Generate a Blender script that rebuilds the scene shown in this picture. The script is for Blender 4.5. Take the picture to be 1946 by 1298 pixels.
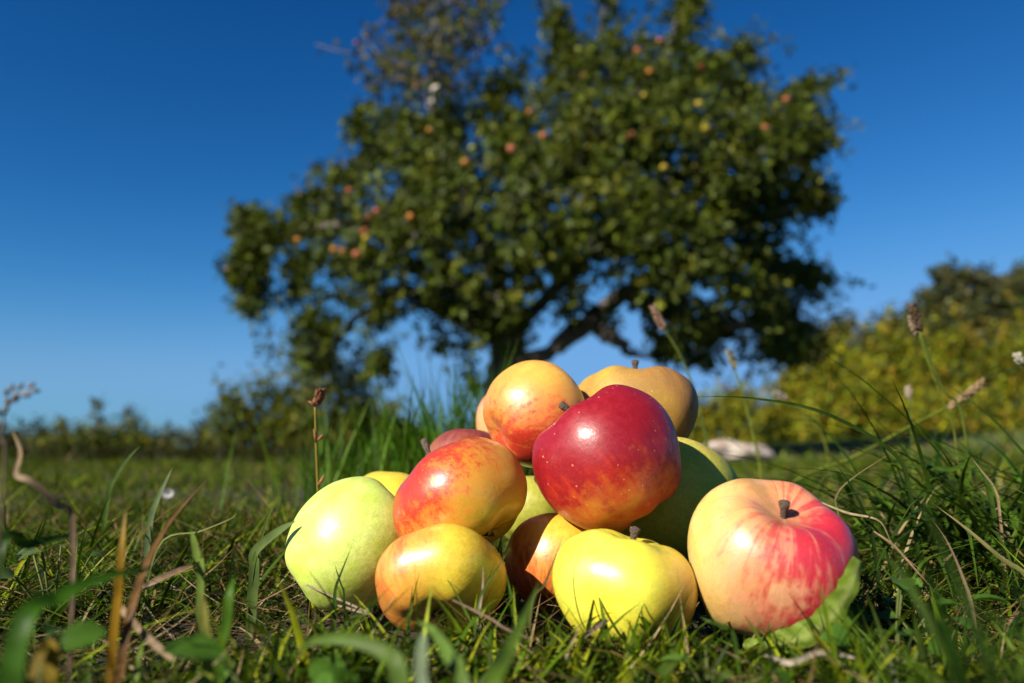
import bpy, bmesh, math, random
import numpy as np
from mathutils import Vector, Matrix, noise as mnoise

random.seed(7)
rng = np.random.default_rng(11)
for o in list(bpy.data.objects):
    bpy.data.objects.remove(o)
S = bpy.context.scene
COL = S.collection

# ------------------------------------------------------------------ camera, sky, sun, exposure
PW, PH, LENS = 1946.0, 1298.0, 28.0
F = LENS / 36.0 * PW
HORIZON = 850.0
PITCH = math.atan((HORIZON - PH / 2) / F)
CAMZ = 0.098
cam_d = bpy.data.cameras.new('camera')
cam = bpy.data.objects.new('camera', cam_d)
COL.objects.link(cam)
cam.location = (0, 0, CAMZ)
cam.rotation_euler = (math.radians(90) + PITCH, 0, 0)
cam_d.lens = LENS
cam_d.sensor_width = 36.0
cam_d.clip_start = 0.01
cam_d.clip_end = 2000
cam_d.dof.use_dof = True
cam_d.dof.focus_distance = 0.405
cam_d.dof.aperture_fstop = 6.0
cam_d.dof.aperture_blades = 0
S.camera = cam

SUN_DIR = Vector((-0.60, -0.60, 0.53)).normalized()       # towards the sun
SUN_EL = math.asin(SUN_DIR.z)
SUN_AZ = math.atan2(SUN_DIR.x, SUN_DIR.y)
W = bpy.data.worlds.new('World')
S.world = W
W.use_nodes = True
wn, wl = W.node_tree.nodes, W.node_tree.links
wn.clear()
sky = wn.new('ShaderNodeTexSky')
sky.sky_type = 'NISHITA'
sky.sun_disc = False
sky.sun_elevation = SUN_EL
sky.sun_rotation = SUN_AZ % (2 * math.pi)
sky.air_density = 1.0
sky.dust_density = 0.15
sky.ozone_density = 3.0
sky.altitude = 600
bg = wn.new('ShaderNodeBackground')
bg.inputs['Strength'].default_value = 0.1
out = wn.new('ShaderNodeOutputWorld')
# the whole sky graded like the photograph's saturated film look: one tone curve per channel
EXPOSURE = 1.2
sepw = wn.new('ShaderNodeSeparateColor')
comw = wn.new('ShaderNodeCombineColor')
wl.new(sky.outputs[0], sepw.inputs[0])
for i, (top, gain, power) in enumerate(((3.1, .0092, 2.6), (4.7, .0415, 1.48), (6.8, .0745, 1.24))):
    a = wn.new('ShaderNodeMath'); a.operation = 'SMOOTH_MIN'
    b = wn.new('ShaderNodeMath'); b.operation = 'POWER'
    c = wn.new('ShaderNodeMath'); c.operation = 'MULTIPLY'
    wl.new(sepw.outputs[i], a.inputs[0]); a.inputs[1].default_value = top; a.inputs[2].default_value = top * .45
    wl.new(a.outputs[0], b.inputs[0]); b.inputs[1].default_value = power
    wl.new(b.outputs[0], c.inputs[0]); c.inputs[1].default_value = gain * 10 / 2 ** EXPOSURE
    wl.new(c.outputs[0], comw.inputs[i])
wl.new(comw.outputs[0], bg.inputs[0])
wl.new(bg.outputs[0], out.inputs[0])

sun_d = bpy.data.lights.new('sun', 'SUN')
sun_d.energy = 5.0
sun_d.angle = math.radians(0.53)
sun_d.color = (1.0, 0.91, 0.77)
sun = bpy.data.objects.new('sun', sun_d)
COL.objects.link(sun)
sun.location = SUN_DIR * 30
sun.rotation_euler = (-SUN_DIR).to_track_quat('-Z', 'Y').to_euler()

S.view_settings.view_transform = 'Standard'
S.view_settings.look = 'None'
S.view_settings.exposure = EXPOSURE
S.view_settings.gamma = 1.0
S.view_settings.use_curve_mapping = False
S.cycles.use_denoising = True
S.cycles.max_bounces = 6
S.cycles.transparent_max_bounces = 6

# ------------------------------------------------------------------ helpers
CP, SP = math.cos(PITCH), math.sin(PITCH)


def at(px, py, Y):
    """World point seen at photo pixel (px, py) standing Y metres in front of the camera."""
    x, z = (px - PW / 2) / F, (PH / 2 - py) / F
    dy, dz = CP - z * SP, SP + z * CP
    s = Y / dy
    return Vector((x * s, Y, CAMZ + dz * s))


def ground_z(x, y):
    x = np.asarray(x, float)
    y = np.asarray(y, float)
    near = np.exp(-((y - 0.4) / 1.2) ** 2)
    z = 0.004 * np.sin(x * 23 + 1.3) * np.sin(y * 19 + .4) * near + 0.006 * np.sin(x * 7.1 + y * 5.3) * near
    z = z + .30 * np.clip((x - 1.2) / 5.0, 0, 1) ** 1.5 * np.clip((y - 2.5) / 5.0, 0, 1) ** 1.3
    z = z + 0.02 * np.sin(x * 1.3 + .6) * np.sin(y * 0.9) * np.clip((y - 1.2) / 3, 0, 1)
    return z


def tag(o, label=None, cat=None, group=None, kind=None):
    if label: o['label'] = label
    if cat: o['category'] = cat
    if group: o['group'] = group
    if kind: o['kind'] = kind
    return o


def link(name, me, mat=None, parent=None):
    o = bpy.data.objects.new(name, me)
    COL.objects.link(o)
    if mat is not None and me is not None and not me.materials:
        me.materials.append(mat)
    if parent is not None:
        o.parent = parent
    return o


def np_mesh(name, verts, faces_list, tint=None, smooth=True):
    """faces_list: list of int arrays (n,k). tint: per-vertex rgb."""
    me = bpy.data.meshes.new(name)
    verts = np.asarray(verts, np.float32)
    me.vertices.add(len(verts))
    me.vertices.foreach_set('co', verts.ravel())
    li, ls, lt = [], [], []
    start = 0
    for f in faces_list:
        f = np.asarray(f, np.int32)
        if not len(f): continue
        n, k = f.shape
        li.append(f.ravel())
        ls.append(start + np.arange(n, dtype=np.int32) * k)
        lt.append(np.full(n, k, np.int32))
        start += n * k
    li, ls, lt = np.concatenate(li), np.concatenate(ls), np.concatenate(lt)
    me.loops.add(len(li))
    me.loops.foreach_set('vertex_index', li)
    me.polygons.add(len(ls))
    me.polygons.foreach_set('loop_start', ls)
    me.polygons.foreach_set('loop_total', lt)
    me.polygons.foreach_set('use_smooth', np.full(len(ls), smooth, dtype=bool))
    me.update(calc_edges=True)
    me.validate()
    if tint is not None:
        a = me.attributes.new('tint', 'FLOAT_COLOR', 'POINT')
        c = np.ones((len(verts), 4), np.float32)
        c[:, :3] = tint
        a.data.foreach_set('color', c.ravel())
    return me


class Nodes:
    def __init__(self, name):
        self.m = bpy.data.materials.new(name)
        self.m.use_nodes = True
        self.t = self.m.node_tree
        self.t.nodes.clear()
        self.out = self.new('ShaderNodeOutputMaterial')

    def new(self, typ, **kw):
        n = self.t.nodes.new(typ)
        for k, v in kw.items(): setattr(n, k, v)
        return n

    def put(self, sock, v):
        if isinstance(v, bpy.types.NodeSocket): self.t.links.new(v, sock)
        elif v is not None:
            if sock.type == 'RGBA' and len(v) == 3: v = (*v, 1)
            sock.default_value = v

    def math(self, op, a, b=None, c=None, clamp=False):
        n = self.new('ShaderNodeMath', operation=op, use_clamp=clamp)
        self.put(n.inputs[0], a)
        if b is not None: self.put(n.inputs[1], b)
        if c is not None: self.put(n.inputs[2], c)
        return n.outputs[0]

    def vmath(self, op, a, b=None):
        n = self.new('ShaderNodeVectorMath', operation=op)
        self.put(n.inputs[0], a)
        if b is not None:
            self.put(n.inputs['Scale'] if op == 'SCALE' else n.inputs[1], b)
        return n.outputs['Value'] if op in ('DOT_PRODUCT', 'LENGTH') else n.outputs[0]

    def noise(self, vec, scale, detail=2, rough=.5, dist=0.0):
        n = self.new('ShaderNodeTexNoise')
        self.put(n.inputs['Vector'], vec)
        n.inputs['Scale'].default_value = scale
        n.inputs['Detail'].default_value = detail
        n.inputs['Roughness'].default_value = rough
        n.inputs['Distortion'].default_value = dist
        return n.outputs['Fac']

    def ramp(self, v, lo, hi, a=0.0, b=1.0):
        n = self.new('ShaderNodeMapRange', interpolation_type='SMOOTHSTEP')
        self.put(n.inputs['Value'], v)
        self.put(n.inputs['From Min'], lo)
        self.put(n.inputs['From Max'], hi)
        self.put(n.inputs['To Min'], a)
        self.put(n.inputs['To Max'], b)
        return n.outputs[0]

    def mix(self, f, a, b, mode='MIX'):
        n = self.new('ShaderNodeMix', data_type='RGBA', blend_type=mode)
        self.put(n.inputs['Factor'], f)
        self.put(n.inputs['A'], a) if False else self.put(n.inputs[6], a)
        self.put(n.inputs[7], b)
        return n.outputs[2]

    def bsdf(self, col, rough=.5, **kw):
        b = self.new('ShaderNodeBsdfPrincipled')
        self.put(b.inputs['Base Color'], col)
        self.put(b.inputs['Roughness'], rough)
        for k, v in kw.items(): self.put(b.inputs[k.replace('_', ' ')], v)
        return b

    def finish(self, sh):
        self.t.links.new(sh, self.out.inputs['Surface'])
        return self.m


def tint_leaf_mat(name, rough=.45, transl=.3, spec=.5, noise_scale=40.0, tone=.82):
    """Foliage / blades: own colour per leaf in attribute 'tint', some light shining through."""
    g = Nodes(name)
    a = g.new('ShaderNodeAttribute', attribute_name='tint')
    tc = g.new('ShaderNodeTexCoord')
    n = g.noise(tc.outputs['Object'], noise_scale, 3)
    col = g.mix(1.0, a.outputs['Color'], g.ramp(n, .3, .7, .78 * tone, 1.2 * tone), 'MULTIPLY')
    b = g.bsdf(col, rough)
    b.inputs['Specular IOR Level'].default_value = spec
    t = g.new('ShaderNodeBsdfTranslucent')
    g.put(t.inputs[0], g.mix(1.0, col, (1.25, 1.3, .6), 'MULTIPLY'))
    m = g.new('ShaderNodeMixShader')
    m.inputs[0].default_value = transl
    g.t.links.new(b.outputs[0], m.inputs[1])
    g.t.links.new(t.outputs[0], m.inputs[2])
    return g.finish(m.outputs[0])


def bark_mat(name, c1, c2, scale=30):
    g = Nodes(name)
    tc = g.new('ShaderNodeTexCoord')
    n = g.noise(tc.outputs['Object'], scale, 5, .65)
    col = g.mix(g.ramp(n, .35, .65), c1, c2)
    b = g.bsdf(col, .8)
    bp = g.new('ShaderNodeBump')
    bp.inputs['Strength'].default_value = .6
    bp.inputs['Distance'].default_value = .01
    g.put(bp.inputs['Height'], n)
    g.t.links.new(bp.outputs[0], b.inputs['Normal'])
    return g.finish(b.outputs[0])


M_GRASS = tint_leaf_mat('grass_blade', .45, .25, .10, 120, .60)
M_LEAF = tint_leaf_mat('tree_leaf', .5, .22, .10, 8)
M_BUSH = tint_leaf_mat('bush_leaf', .6, .35, .15, 8)
M_STRAW = tint_leaf_mat('dry_straw', .6, .15, .15, 300, .7)
M_STEM = bark_mat('apple_stem', (.035, .022, .014), (.12, .08, .05), 900)
M_CALYX = bark_mat('calyx', (.02, .014, .008), (.09, .06, .035), 700)
M_BARK = bark_mat('bark', (.035, .03, .025), (.13, .115, .10), 14)
M_DEADWOOD = bark_mat('bare_wood', (.22, .19, .17), (.45, .42, .39), 20)


# ------------------------------------------------------------------ generic geometry
def catmull(pts, n):
    P = [np.array(p, float) for p in pts]
    P = [2 * P[0] - P[1]] + P + [2 * P[-1] - P[-2]]
    outp = []
    segs = len(P) - 3
    for k in range(n):
        u = k / (n - 1) * segs
        i = min(int(u), segs - 1)
        t = u - i
        a, b, c, d = P[i:i + 4]
        outp.append(.5 * ((2 * b) + (-a + c) * t + (2 * a - 5 * b + 4 * c - d) * t * t + (-a + 3 * b - 3 * c + d) * t ** 3))
    return np.array(outp)


def tube_data(path, radii, sides=7, cap=True):
    path = np.asarray(path, float)
    n = len(path)
    radii = np.broadcast_to(np.asarray(radii, float), (n,))
    T = np.gradient(path, axis=0)
    T /= np.linalg.norm(T, axis=1)[:, None] + 1e-12
    ref = np.array([0.13, 0.97, 0.2])
    if abs(T[0] @ ref) > .9: ref = np.array([1., 0, 0])
    V = []
    u = np.cross(T[0], ref)
    for i in range(n):
        u = u - T[i] * (u @ T[i])
        u /= np.linalg.norm(u) + 1e-12
        v = np.cross(T[i], u)
        for s in range(sides):
            a = 2 * math.pi * s / sides
            V.append(path[i] + radii[i] * (math.cos(a) * u + math.sin(a) * v))
    q = []
    for i in range(n - 1):
        for s in range(sides):
            s2 = (s + 1) % sides
            q.append((i * sides + s, i * sides + s2, (i + 1) * sides + s2, (i + 1) * sides + s))
    V = np.array(V)
    tris = []
    if cap:
        e = len(V)
        V = np.vstack([V, path[-1][None] + T[-1][None] * radii[-1] * .3, path[0][None]])
        for s in range(sides):
            tris.append(((n - 1) * sides + s, (n - 1) * sides + (s + 1) % sides, e))
            tris.append((s, e + 1, (s + 1) % sides))
    return V, np.array(q), np.array(tris).reshape(-1, 3)


class Pile:
    """Collects verts/quads/tris/tints of one mesh."""
    def __init__(self):
        self.v, self.q, self.t, self.c, self.n = [], [], [], [], 0

    def add(self, v, q=None, t=None, c=(1, 1, 1)):
        v = np.asarray(v, float).reshape(-1, 3)
        self.v.append(v)
        if q is not None and len(q): self.q.append(np.asarray(q).reshape(-1, 4) + self.n)
        if t is not None and len(t): self.t.append(np.asarray(t).reshape(-1, 3) + self.n)
        self.c.append(np.broadcast_to(np.asarray(c, float), (len(v), 3)))
        self.n += len(v)

    def tube(self, path, radii, sides=6, c=(1, 1, 1)):
        v, q, t = tube_data(path, radii, sides)
        self.add(v, q, t, c)

    def mesh(self, name):
        fl = []
        if self.q: fl.append(np.concatenate(self.q))
        if self.t: fl.append(np.concatenate(self.t))
        return np_mesh(name, np.concatenate(self.v), fl, np.concatenate(self.c))


LEAF_ROWS = np.array([(0.0, .0), (.16, .62), (.45, 1.0), (.78, .62), (1.0, .0)])


def leaves_data(pos, direc, normal, length, width, tint, fold=.25, curl=.15):
    """n leaves; each a folded almond: 5 midrib verts + 3 pairs of edge verts."""
    n = len(pos)
    d = direc / (np.linalg.norm(direc, axis=1)[:, None] + 1e-9)
    nn = normal - d * np.sum(normal * d, axis=1)[:, None]
    nn /= np.linalg.norm(nn, axis=1)[:, None] + 1e-9
    s = np.cross(d, nn)
    L, Wd = length[:, None], width[:, None]
    V = np.zeros((n, 8, 3))
    for k, (t, w) in enumerate(((0, 0), (.5, 1.0), (1, 0))):         # midrib 0,1,2
        V[:, k] = pos + d * L * t - nn * L * curl * t * t
    for j, (t, w) in enumerate(((.25, .8), (.62, .9))):               # edge pairs
        c = pos + d * L * t - nn * L * curl * t * t
        V[:, 3 + 2 * j] = c + s * Wd * .5 * w + nn * Wd * fold * w * .5
        V[:, 4 + 2 * j] = c - s * Wd * .5 * w + nn * Wd * fold * w * .5
    V[:, 7] = V[:, 1]
    base = (np.arange(n) * 8)[:, None]
    q = np.concatenate([base + np.array([[0, 3, 5, 1]]), base + np.array([[0, 1, 6, 4]])])
    t = np.concatenate([base + np.array([[1, 5, 2]]), base + np.array([[1, 2, 6]])])
    return V.reshape(-1, 3), q, t, np.repeat(tint, 8, axis=0)


def blades_data(base, az, h, w, lean, bend, tint, rows=5, twist=None, tipk=1.6, tip_tint=None):
    """n grass blades: folded strips of three verts a row."""
    n = len(base)
    V = np.zeros((n, rows, 3, 3))
    C = np.zeros((n, rows, 3, 3))
    dx, dy = np.cos(az), np.sin(az)
    if twist is None: twist = rng.uniform(-.9, .9, n)
    p = base.copy()
    for r in range(rows):
        t = r / (rows - 1)
        th = lean + bend * t
        hdir = np.stack([dx * np.sin(th), dy * np.sin(th), np.cos(th)], 1)
        if r: p = p + hdir * (h / (rows - 1))[:, None]
        a = az + math.pi / 2 + twist * (.4 + t)
        side = np.stack([np.cos(a), np.sin(a), np.zeros(n)], 1)
        side -= hdir * np.sum(side * hdir, 1)[:, None]
        side /= np.linalg.norm(side, axis=1)[:, None] + 1e-9
        nr = np.cross(hdir, side)
        ww = (w * max(0.03, (1 - t ** tipk)) * (.7 + .3 * min(1, t * 4)))[:, None]
        V[:, r, 0] = p - side * ww * .5
        V[:, r, 1] = p - nr * ww * .18
        V[:, r, 2] = p + side * ww * .5
        cc = tint if tip_tint is None else tint * (1 - t * t) + tip_tint * t * t
        C[:, r] = cc[:, None, :]
    b = (np.arange(n) * rows * 3)[:, None]
    q = []
    for r in range(rows - 1):
        o = r * 3
        q.append(b + np.array([[o, o + 1, o + 4, o + 3]]))
        q.append(b + np.array([[o + 1, o + 2, o + 5, o + 4]]))
    return V.reshape(-1, 3), np.concatenate(q), C.reshape(-1, 3)


def pick(pal, n, p=None, jit=.18):
    pal = np.array(pal)
    c = pal[rng.choice(len(pal), n, p=p)]
    return np.clip(c * rng.uniform(1 - jit, 1 + jit, (n, 1)) * rng.uniform(.93, 1.07, (n, 3)), 0, 1)


GREENS = [(.029, .056, .003), (.053, .105, .004), (.112, .185, .007), (.017, .034, .002), (.29, .34, .015)]
DRY = [(.20, .13, .05), (.30, .21, .10), (.12, .07, .025), (.36, .27, .14), (.17, .12, .03)]

# ------------------------------------------------------------------ the ground
def axis(a, b, near, n):
    t = np.linspace(0, 1, n)
    return near * (np.exp(t * math.log((b - a) / near + 1)) - 1) + a


xs = axis(0, 420, .25, 60)
xs = np.concatenate([-xs[:0:-1], xs])
ys = np.concatenate([-axis(0, 60, .3, 20)[:0:-1], axis(0, 700, .2, 90)])
GX, GY = np.meshgrid(xs, ys)
GZ = ground_z(GX, GY)
nx, ny = len(xs), len(ys)
idx = np.arange(nx * ny).reshape(ny, nx)
quads = np.stack([idx[:-1, :-1], idx[:-1, 1:], idx[1:, 1:], idx[1:, :-1]], -1).reshape(-1, 4)
g = Nodes('soil_and_moss')
tc = g.new('ShaderNodeTexCoord')
P_ = tc.outputs['Object']
n1 = g.noise(P_, 2.2, 5, .6)
n2 = g.noise(P_, 90, 5, .7)
c = g.mix(g.ramp(n2, .35, .68), (.012, .008, .004), (.06, .036, .016))
c = g.mix(g.ramp(g.noise(P_, 35, 4), .45, .62), c, (.014, .024, .004))
far = g.mix(g.ramp(n1, .3, .7), (.028, .048, .004), (.055, .07, .009))
dist = g.ramp(g.vmath('LENGTH', P_), 1.5, 6.0)
c = g.mix(dist, c, far)
b = g.bsdf(c, .9)
bp = g.new('ShaderNodeBump')
bp.inputs['Distance'].default_value = .004
g.put(bp.inputs['Height'], n2)
g.t.links.new(bp.outputs[0], b.inputs['Normal'])
ground = link('ground', np_mesh('ground', np.stack([GX, GY, GZ], -1).reshape(-1, 3), [quads]), g.finish(b.outputs[0]))
tag(ground, 'meadow ground of dark soil, moss and thatch under the apples', kind='structure')

# ------------------------------------------------------------------ apples of the pile
def apple_mesh(name, R, aspect=.88, cone=.10, dtop=.34, wtop=.42, dbot=.20, wbot=.38, rib=.03, lump=.03, seed=0, nu=96, nv=64):
    V = []
    for i in range(nv + 1):
        t = math.pi * i / nv
        for j in range(nu):
            ph = 2 * math.pi * j / nu
            r = math.sin(t) * (1 + cone * math.cos(t))
            z = math.cos(t)
            sh = max(0.0, math.sin(t)) ** .5
            ribf = 1 + rib * math.cos(5 * ph + seed) * (.35 + .65 * (1 - z) / 2) * sh
            z2 = z - dtop * math.exp(-(t / wtop) ** 2) + dbot * math.exp(-((math.pi - t) / wbot) ** 2)
            z2 += rib * .8 * math.cos(5 * ph + seed) * math.exp(-((t - 2.55) / .4) ** 2) * -1
            z2 += rib * .7 * math.cos(5 * ph + seed + .8) * math.exp(-((t - .62) / .35) ** 2)
            v = Vector((r * ribf * math.cos(ph), r * ribf * math.sin(ph), z2 * aspect))
            nz = mnoise.noise(v * 1.1 + Vector((seed * 3.1, seed * 1.7, 5))) * lump + mnoise.noise(v * 2.6 + Vector((seed, 9, seed))) * lump * .3
            V.append(v * (R * (1 + nz)))
    F_ = []
    for i in range(nv):
        for j in range(nu):
            j2 = (j + 1) % nu
            F_.append((i * nu + j, (i + 1) * nu + j, (i + 1) * nu + j2, i * nu + j2))
    return np_mesh(name, np.array([tuple(v) for v in V]), [np.array(F_)])


def apple_mat(name, R, inv, base, blush, bdir=(0, 0, 1), bk=.9, bn=.8, bs=.5, b0=.45, bf=.25, streak=5.0, lent=.35, lent_col=(.75, .6, .35),
              lent_scale=17, russet=.3, patches=(), rough=.3, coat=.35, sk=.8, russet_all=0.0, soft=(.25, .8), off=0.0, lent_size=1.0, spec=.5):
    g = Nodes(name)
    tc = g.new('ShaderNodeTexCoord')
    V = g.vmath('SCALE', tc.outputs['Object'], 1.0 / R)
    Vo = g.vmath('ADD', V, (off, off * .7, off * 1.3))
    N = g.vmath('NORMALIZE', V)
    sep = g.new('ShaderNodeSeparateXYZ')
    g.put(sep.inputs[0], V)
    x, y, z = sep.outputs
    rho = g.math('SQRT', g.math('ADD', g.math('MULTIPLY', x, x), g.math('ADD', g.math('MULTIPLY', y, y), .0004)))
    com = g.new('ShaderNodeCombineXYZ')
    g.put(com.inputs[0], g.math('ADD', g.math('DIVIDE', x, rho), off))
    g.put(com.inputs[1], g.math('ADD', g.math('DIVIDE', y, rho), off))
    g.put(com.inputs[2], g.math('MULTIPLY', z, .22))
    s1 = g.noise(com.outputs[0], streak, 5, .62, .5)
    s2 = g.noise(com.outputs[0], streak * 3.2, 4, .6, .3)
    s = g.math('ADD', g.math('MULTIPLY', s1, .65), g.math('MULTIPLY', s2, .35))
    lo = g.noise(Vo, 1.25, 4, .55)
    lo2 = g.noise(Vo, 2.3, 3, .5)
    mid = g.noise(Vo, 9, 4, .6)
    fine = g.noise(Vo, 38, 4, .65)
    bd = Vector(inv @ Vector(bdir).normalized())
    dot = g.vmath('DOT_PRODUCT', N, tuple(bd))
    f = g.math('MULTIPLY_ADD', dot, bk * .5, b0)
    for val, k in ((lo, bn), (s, bs), (fine, bf), (mid, bf * 1.2)):
        f = g.math('ADD', f, g.math('MULTIPLY', g.math('SUBTRACT', val, .5), k))
    bl = g.ramp(f, soft[0], soft[1])
    base = [tuple(v * .80 for v in q) for q in base]
    blush = [tuple(v * .76 for v in q) for q in blush]
    ground_c = g.mix(g.ramp(lo2, .35, .65), base[0], base[1])
    dark = g.math('ADD', g.math('MULTIPLY', g.math('SUBTRACT', s, .5), 3.2 * sk), g.math('SUBTRACT', f, .62))
    dark = g.math('ADD', dark, g.math('MULTIPLY', g.math('SUBTRACT', mid, .5), .6))
    blush_c = g.mix(g.ramp(dark, -.1, .45), blush[0], blush[1])
    col = g.mix(bl, ground_c, blush_c)
    col = g.mix(1.0, col, g.ramp(fine, .25, .75, .82, 1.13), 'MULTIPLY')
    col = g.mix(1.0, col, g.ramp(mid, .3, .7, .88, 1.08), 'MULTIPLY')
    col = g.mix(g.ramp(g.noise(Vo, 5.5, 5, .7), .60, .78, 0, .35), col, g.mix(.5, col, (.34, .20, .05)))
    # lenticels: pale pin-prick dots, scattered unevenly
    vo = g.new('ShaderNodeTexVoronoi')
    g.put(vo.inputs['Vector'], V)
    vo.inputs['Scale'].default_value = lent_scale
    sepc = g.new('ShaderNodeSeparateColor')
    g.put(sepc.inputs[0], vo.outputs['Color'])
    size = g.math('MULTIPLY_ADD', sepc.outputs[0], .12 * lent_size, .04 * lent_size)
    dots = g.math('MULTIPLY', g.math('SUBTRACT', 1.0, g.ramp(g.math('DIVIDE', vo.outputs['Distance'], size), .6, 1.25)), g.ramp(sepc.outputs[1], .45, .6))
    col = g.mix(g.math('MULTIPLY', g.math('MULTIPLY', dots, g.ramp(z, -.5, .6, .35, 1.0)), lent), col, lent_col)
    v2 = g.new('ShaderNodeTexVoronoi')
    g.put(v2.inputs['Vector'], g.vmath('ADD', Vo, g.vmath('SCALE', N, .3)))
    v2.inputs['Scale'].default_value = 6.5
    sc2 = g.new('ShaderNodeSeparateColor')
    g.put(sc2.inputs[0], v2.outputs['Color'])
    spot = g.math('SUBTRACT', 1.0, g.ramp(g.math('ADD', v2.outputs['Distance'], g.math('MULTIPLY', g.math('SUBTRACT', fine, .5), .08)), g.math('MULTIPLY', sc2.outputs[0], .05), g.math('MULTIPLY_ADD', sc2.outputs[0], .09, .02)))
    col = g.mix(g.math('MULTIPLY', g.math('MULTIPLY', spot, g.ramp(sc2.outputs[1], .55, .7)), .6), col, (.16, .085, .025))
    # russet ring in the stem cavity and rusty net where the skin is russeted all over
    rn = g.math('ADD', rho, g.math('MULTIPLY', g.math('SUBTRACT', mid, .5), .35))
    cav = g.math('MULTIPLY', g.math('SUBTRACT', 1.0, g.ramp(rn, .12, .38)), g.ramp(z, .1, .35))
    col = g.mix(g.math('MULTIPLY', cav, russet), col, (.23, .14, .045))
    if russet_all > 0:
        net = g.noise(Vo, 60, 3, .8)
        rr = g.ramp(g.math('ADD', g.math('MULTIPLY', net, .5), g.math('MULTIPLY', lo, .5)), .42, .62)
        col = g.mix(g.math('MULTIPLY', rr, russet_all), col, (.24, .125, .035))
    for pdir, size_, pc, st in patches:
        pd = Vector(inv @ Vector(pdir).normalized())
        d = g.vmath('DOT_PRODUCT', N, tuple(pd))
        d = g.math('ADD', d, g.math('MULTIPLY', g.math('SUBTRACT', mid, .5), .10))
        d = g.math('ADD', d, g.math('MULTIPLY', g.math('SUBTRACT', lo2, .5), .12))
        c0 = math.cos(size_)
        col = g.mix(g.math('MULTIPLY', g.ramp(d, c0 - .02, c0 + .02), st), col, pc)
    rg = g.math('ADD', g.ramp(mid, .3, .7, rough + .09, rough + .2), g.math('MULTIPLY', cav, .25))
    b = g.bsdf(col, rg)
    b.inputs['Specular IOR Level'].default_value = spec
    b.inputs['Coat Weight'].default_value = coat
    b.inputs['Coat Roughness'].default_value = .2
    b.inputs['Subsurface Weight'].default_value = .12
    b.inputs['Subsurface Radius'].default_value = (1.0, .5, .2)
    b.inputs['Subsurface Scale'].default_value = .006
    bp = g.new('ShaderNodeBump')
    bp.inputs['Strength'].default_value = .25
    bp.inputs['Distance'].default_value = .0006
    hgt = g.math('ADD', g.math('MULTIPLY', mid, 1.2), g.math('ADD', g.math('MULTIPLY', fine, .35), g.math('MULTIPLY', dots, -.4 if russet_all == 0 else .8)))
    g.put(bp.inputs['Height'], hgt)
    g.t.links.new(bp.outputs[0], b.inputs['Normal'])
    g.t.links.new(bp.outputs[0], b.inputs['Coat Normal'])
    return g.finish(b.outputs[0])


APPLES = []        # (centre, radius) for keeping grass out of the fruit


def apple(px, py, Y, wpx, label, mat, axis=(0, 0, 1), spin=0.0, stem=.0, stem_bend=(0, 0), calyx=False, group='apples piled on the grass', stem_r=.0014, **shape):
    c = at(px, py, Y)
    depth = c.y * CP + (c.z - CAMZ) * SP
    R = wpx / 2 / F * depth / 1.0
    ax = Vector(axis).normalized()
    rot = ax.to_track_quat('Z', 'Y').to_matrix() @ Matrix.Rotation(spin, 3, 'Z')
    me = apple_mesh('apple', R, **shape)
    m = apple_mat(label.split(' ')[0] + '_apple_skin', R, rot.inverted(), **mat)
    o = link('apple', me, m)
    o.matrix_world = Matrix.Translation(c) @ rot.to_4x4()
    tag(o, label, 'apple', group)
    APPLES.append((c, R))
    asp = shape.get('aspect', .88)
    dt = shape.get('dtop', .34)
    if stem > 0:
        z0 = R * asp * (1 - dt) - .004
        n = 9
        path = [(stem_bend[0] * (k / (n - 1)) ** 2 * stem, stem_bend[1] * (k / (n - 1)) ** 2 * stem, z0 + stem * k / (n - 1)) for k in range(n)]
        rad = [stem_r * (1.25 - .45 * math.sin(math.pi * min(1, k / (n - 2)))) for k in range(n)]
        rad[-2] *= 1.15
        rad[-1] *= 1.2
        p = Pile()
        p.tube(path, rad, 9)
        link('stem', p.mesh('stem'), M_STEM, o)
    if calyx:
        zb = -R * asp * (1 - shape.get('dbot', .2)) + .0012
        p = Pile()
        for k in range(5):
            a = 2 * math.pi * k / 5 + .3
            ca, sa = math.cos(a), math.sin(a)
            r1, wd = .0062 + .0015 * (k % 2), .0023
            pts = [(ca * .0012, sa * .0012, zb), (ca * .004 - sa * wd, sa * .004 + ca * wd, zb - .0015), (ca * .004 + sa * wd, sa * .004 - ca * wd, zb - .0015), (ca * r1, sa * r1, zb - .004)]
            p.add(pts, None, [(0, 2, 1), (1, 2, 3)])
        p.tube([(0, 0, zb + .002), (0, 0, zb - .0012)], [.0028, .0020], 8)
        link('calyx', p.mesh('calyx'), M_CALYX, o)
    return o


YEL, YEL2 = (.72, .50, .05), (.62, .46, .05)
apple(1155, 874, .410, 280, 'deep red apple with pale specks resting high at the front of the pile',
      dict(base=((.72, .30, .03), (.64, .14, .025)), blush=((.45, .020, .013), (.27, .005, .012)), bdir=(-.35, .1, .85), bk=1.15, b0=.92, bn=.55, bs=.3, streak=3.6, soft=(.05, .9), bf=.6, lent=.75,
           lent_col=(.72, .30, .22), lent_scale=11, lent_size=1.1, russet=.6, rough=.32, coat=.26, spec=.4, sk=.55), axis=(-.56, .10, .80), spin=.4, stem=.0175, stem_bend=(.1, -.2), stem_r=.0015,
      aspect=1.0, cone=.08, dtop=.38, wtop=.40, rib=.022, lump=.03, seed=1.2)
apple(1015, 788, .470, 204, 'small round orange apple flushed red, up on the left of the pile top',
      dict(base=((.74, .42, .07), (.72, .36, .06)), blush=((.66, .16, .035), (.52, .035, .015)), bdir=(-.05, -.2, -.95), bk=1.3, b0=.55, bn=.8, bs=.3, soft=(.0, 1.0), bf=.8, sk=.7, streak=4.5, lent=.25, rough=.3, off=2.1), axis=(.80, .42, .40), spin=1.0,
      aspect=.96, cone=.06, rib=.012, lump=.025, seed=2.0)
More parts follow.
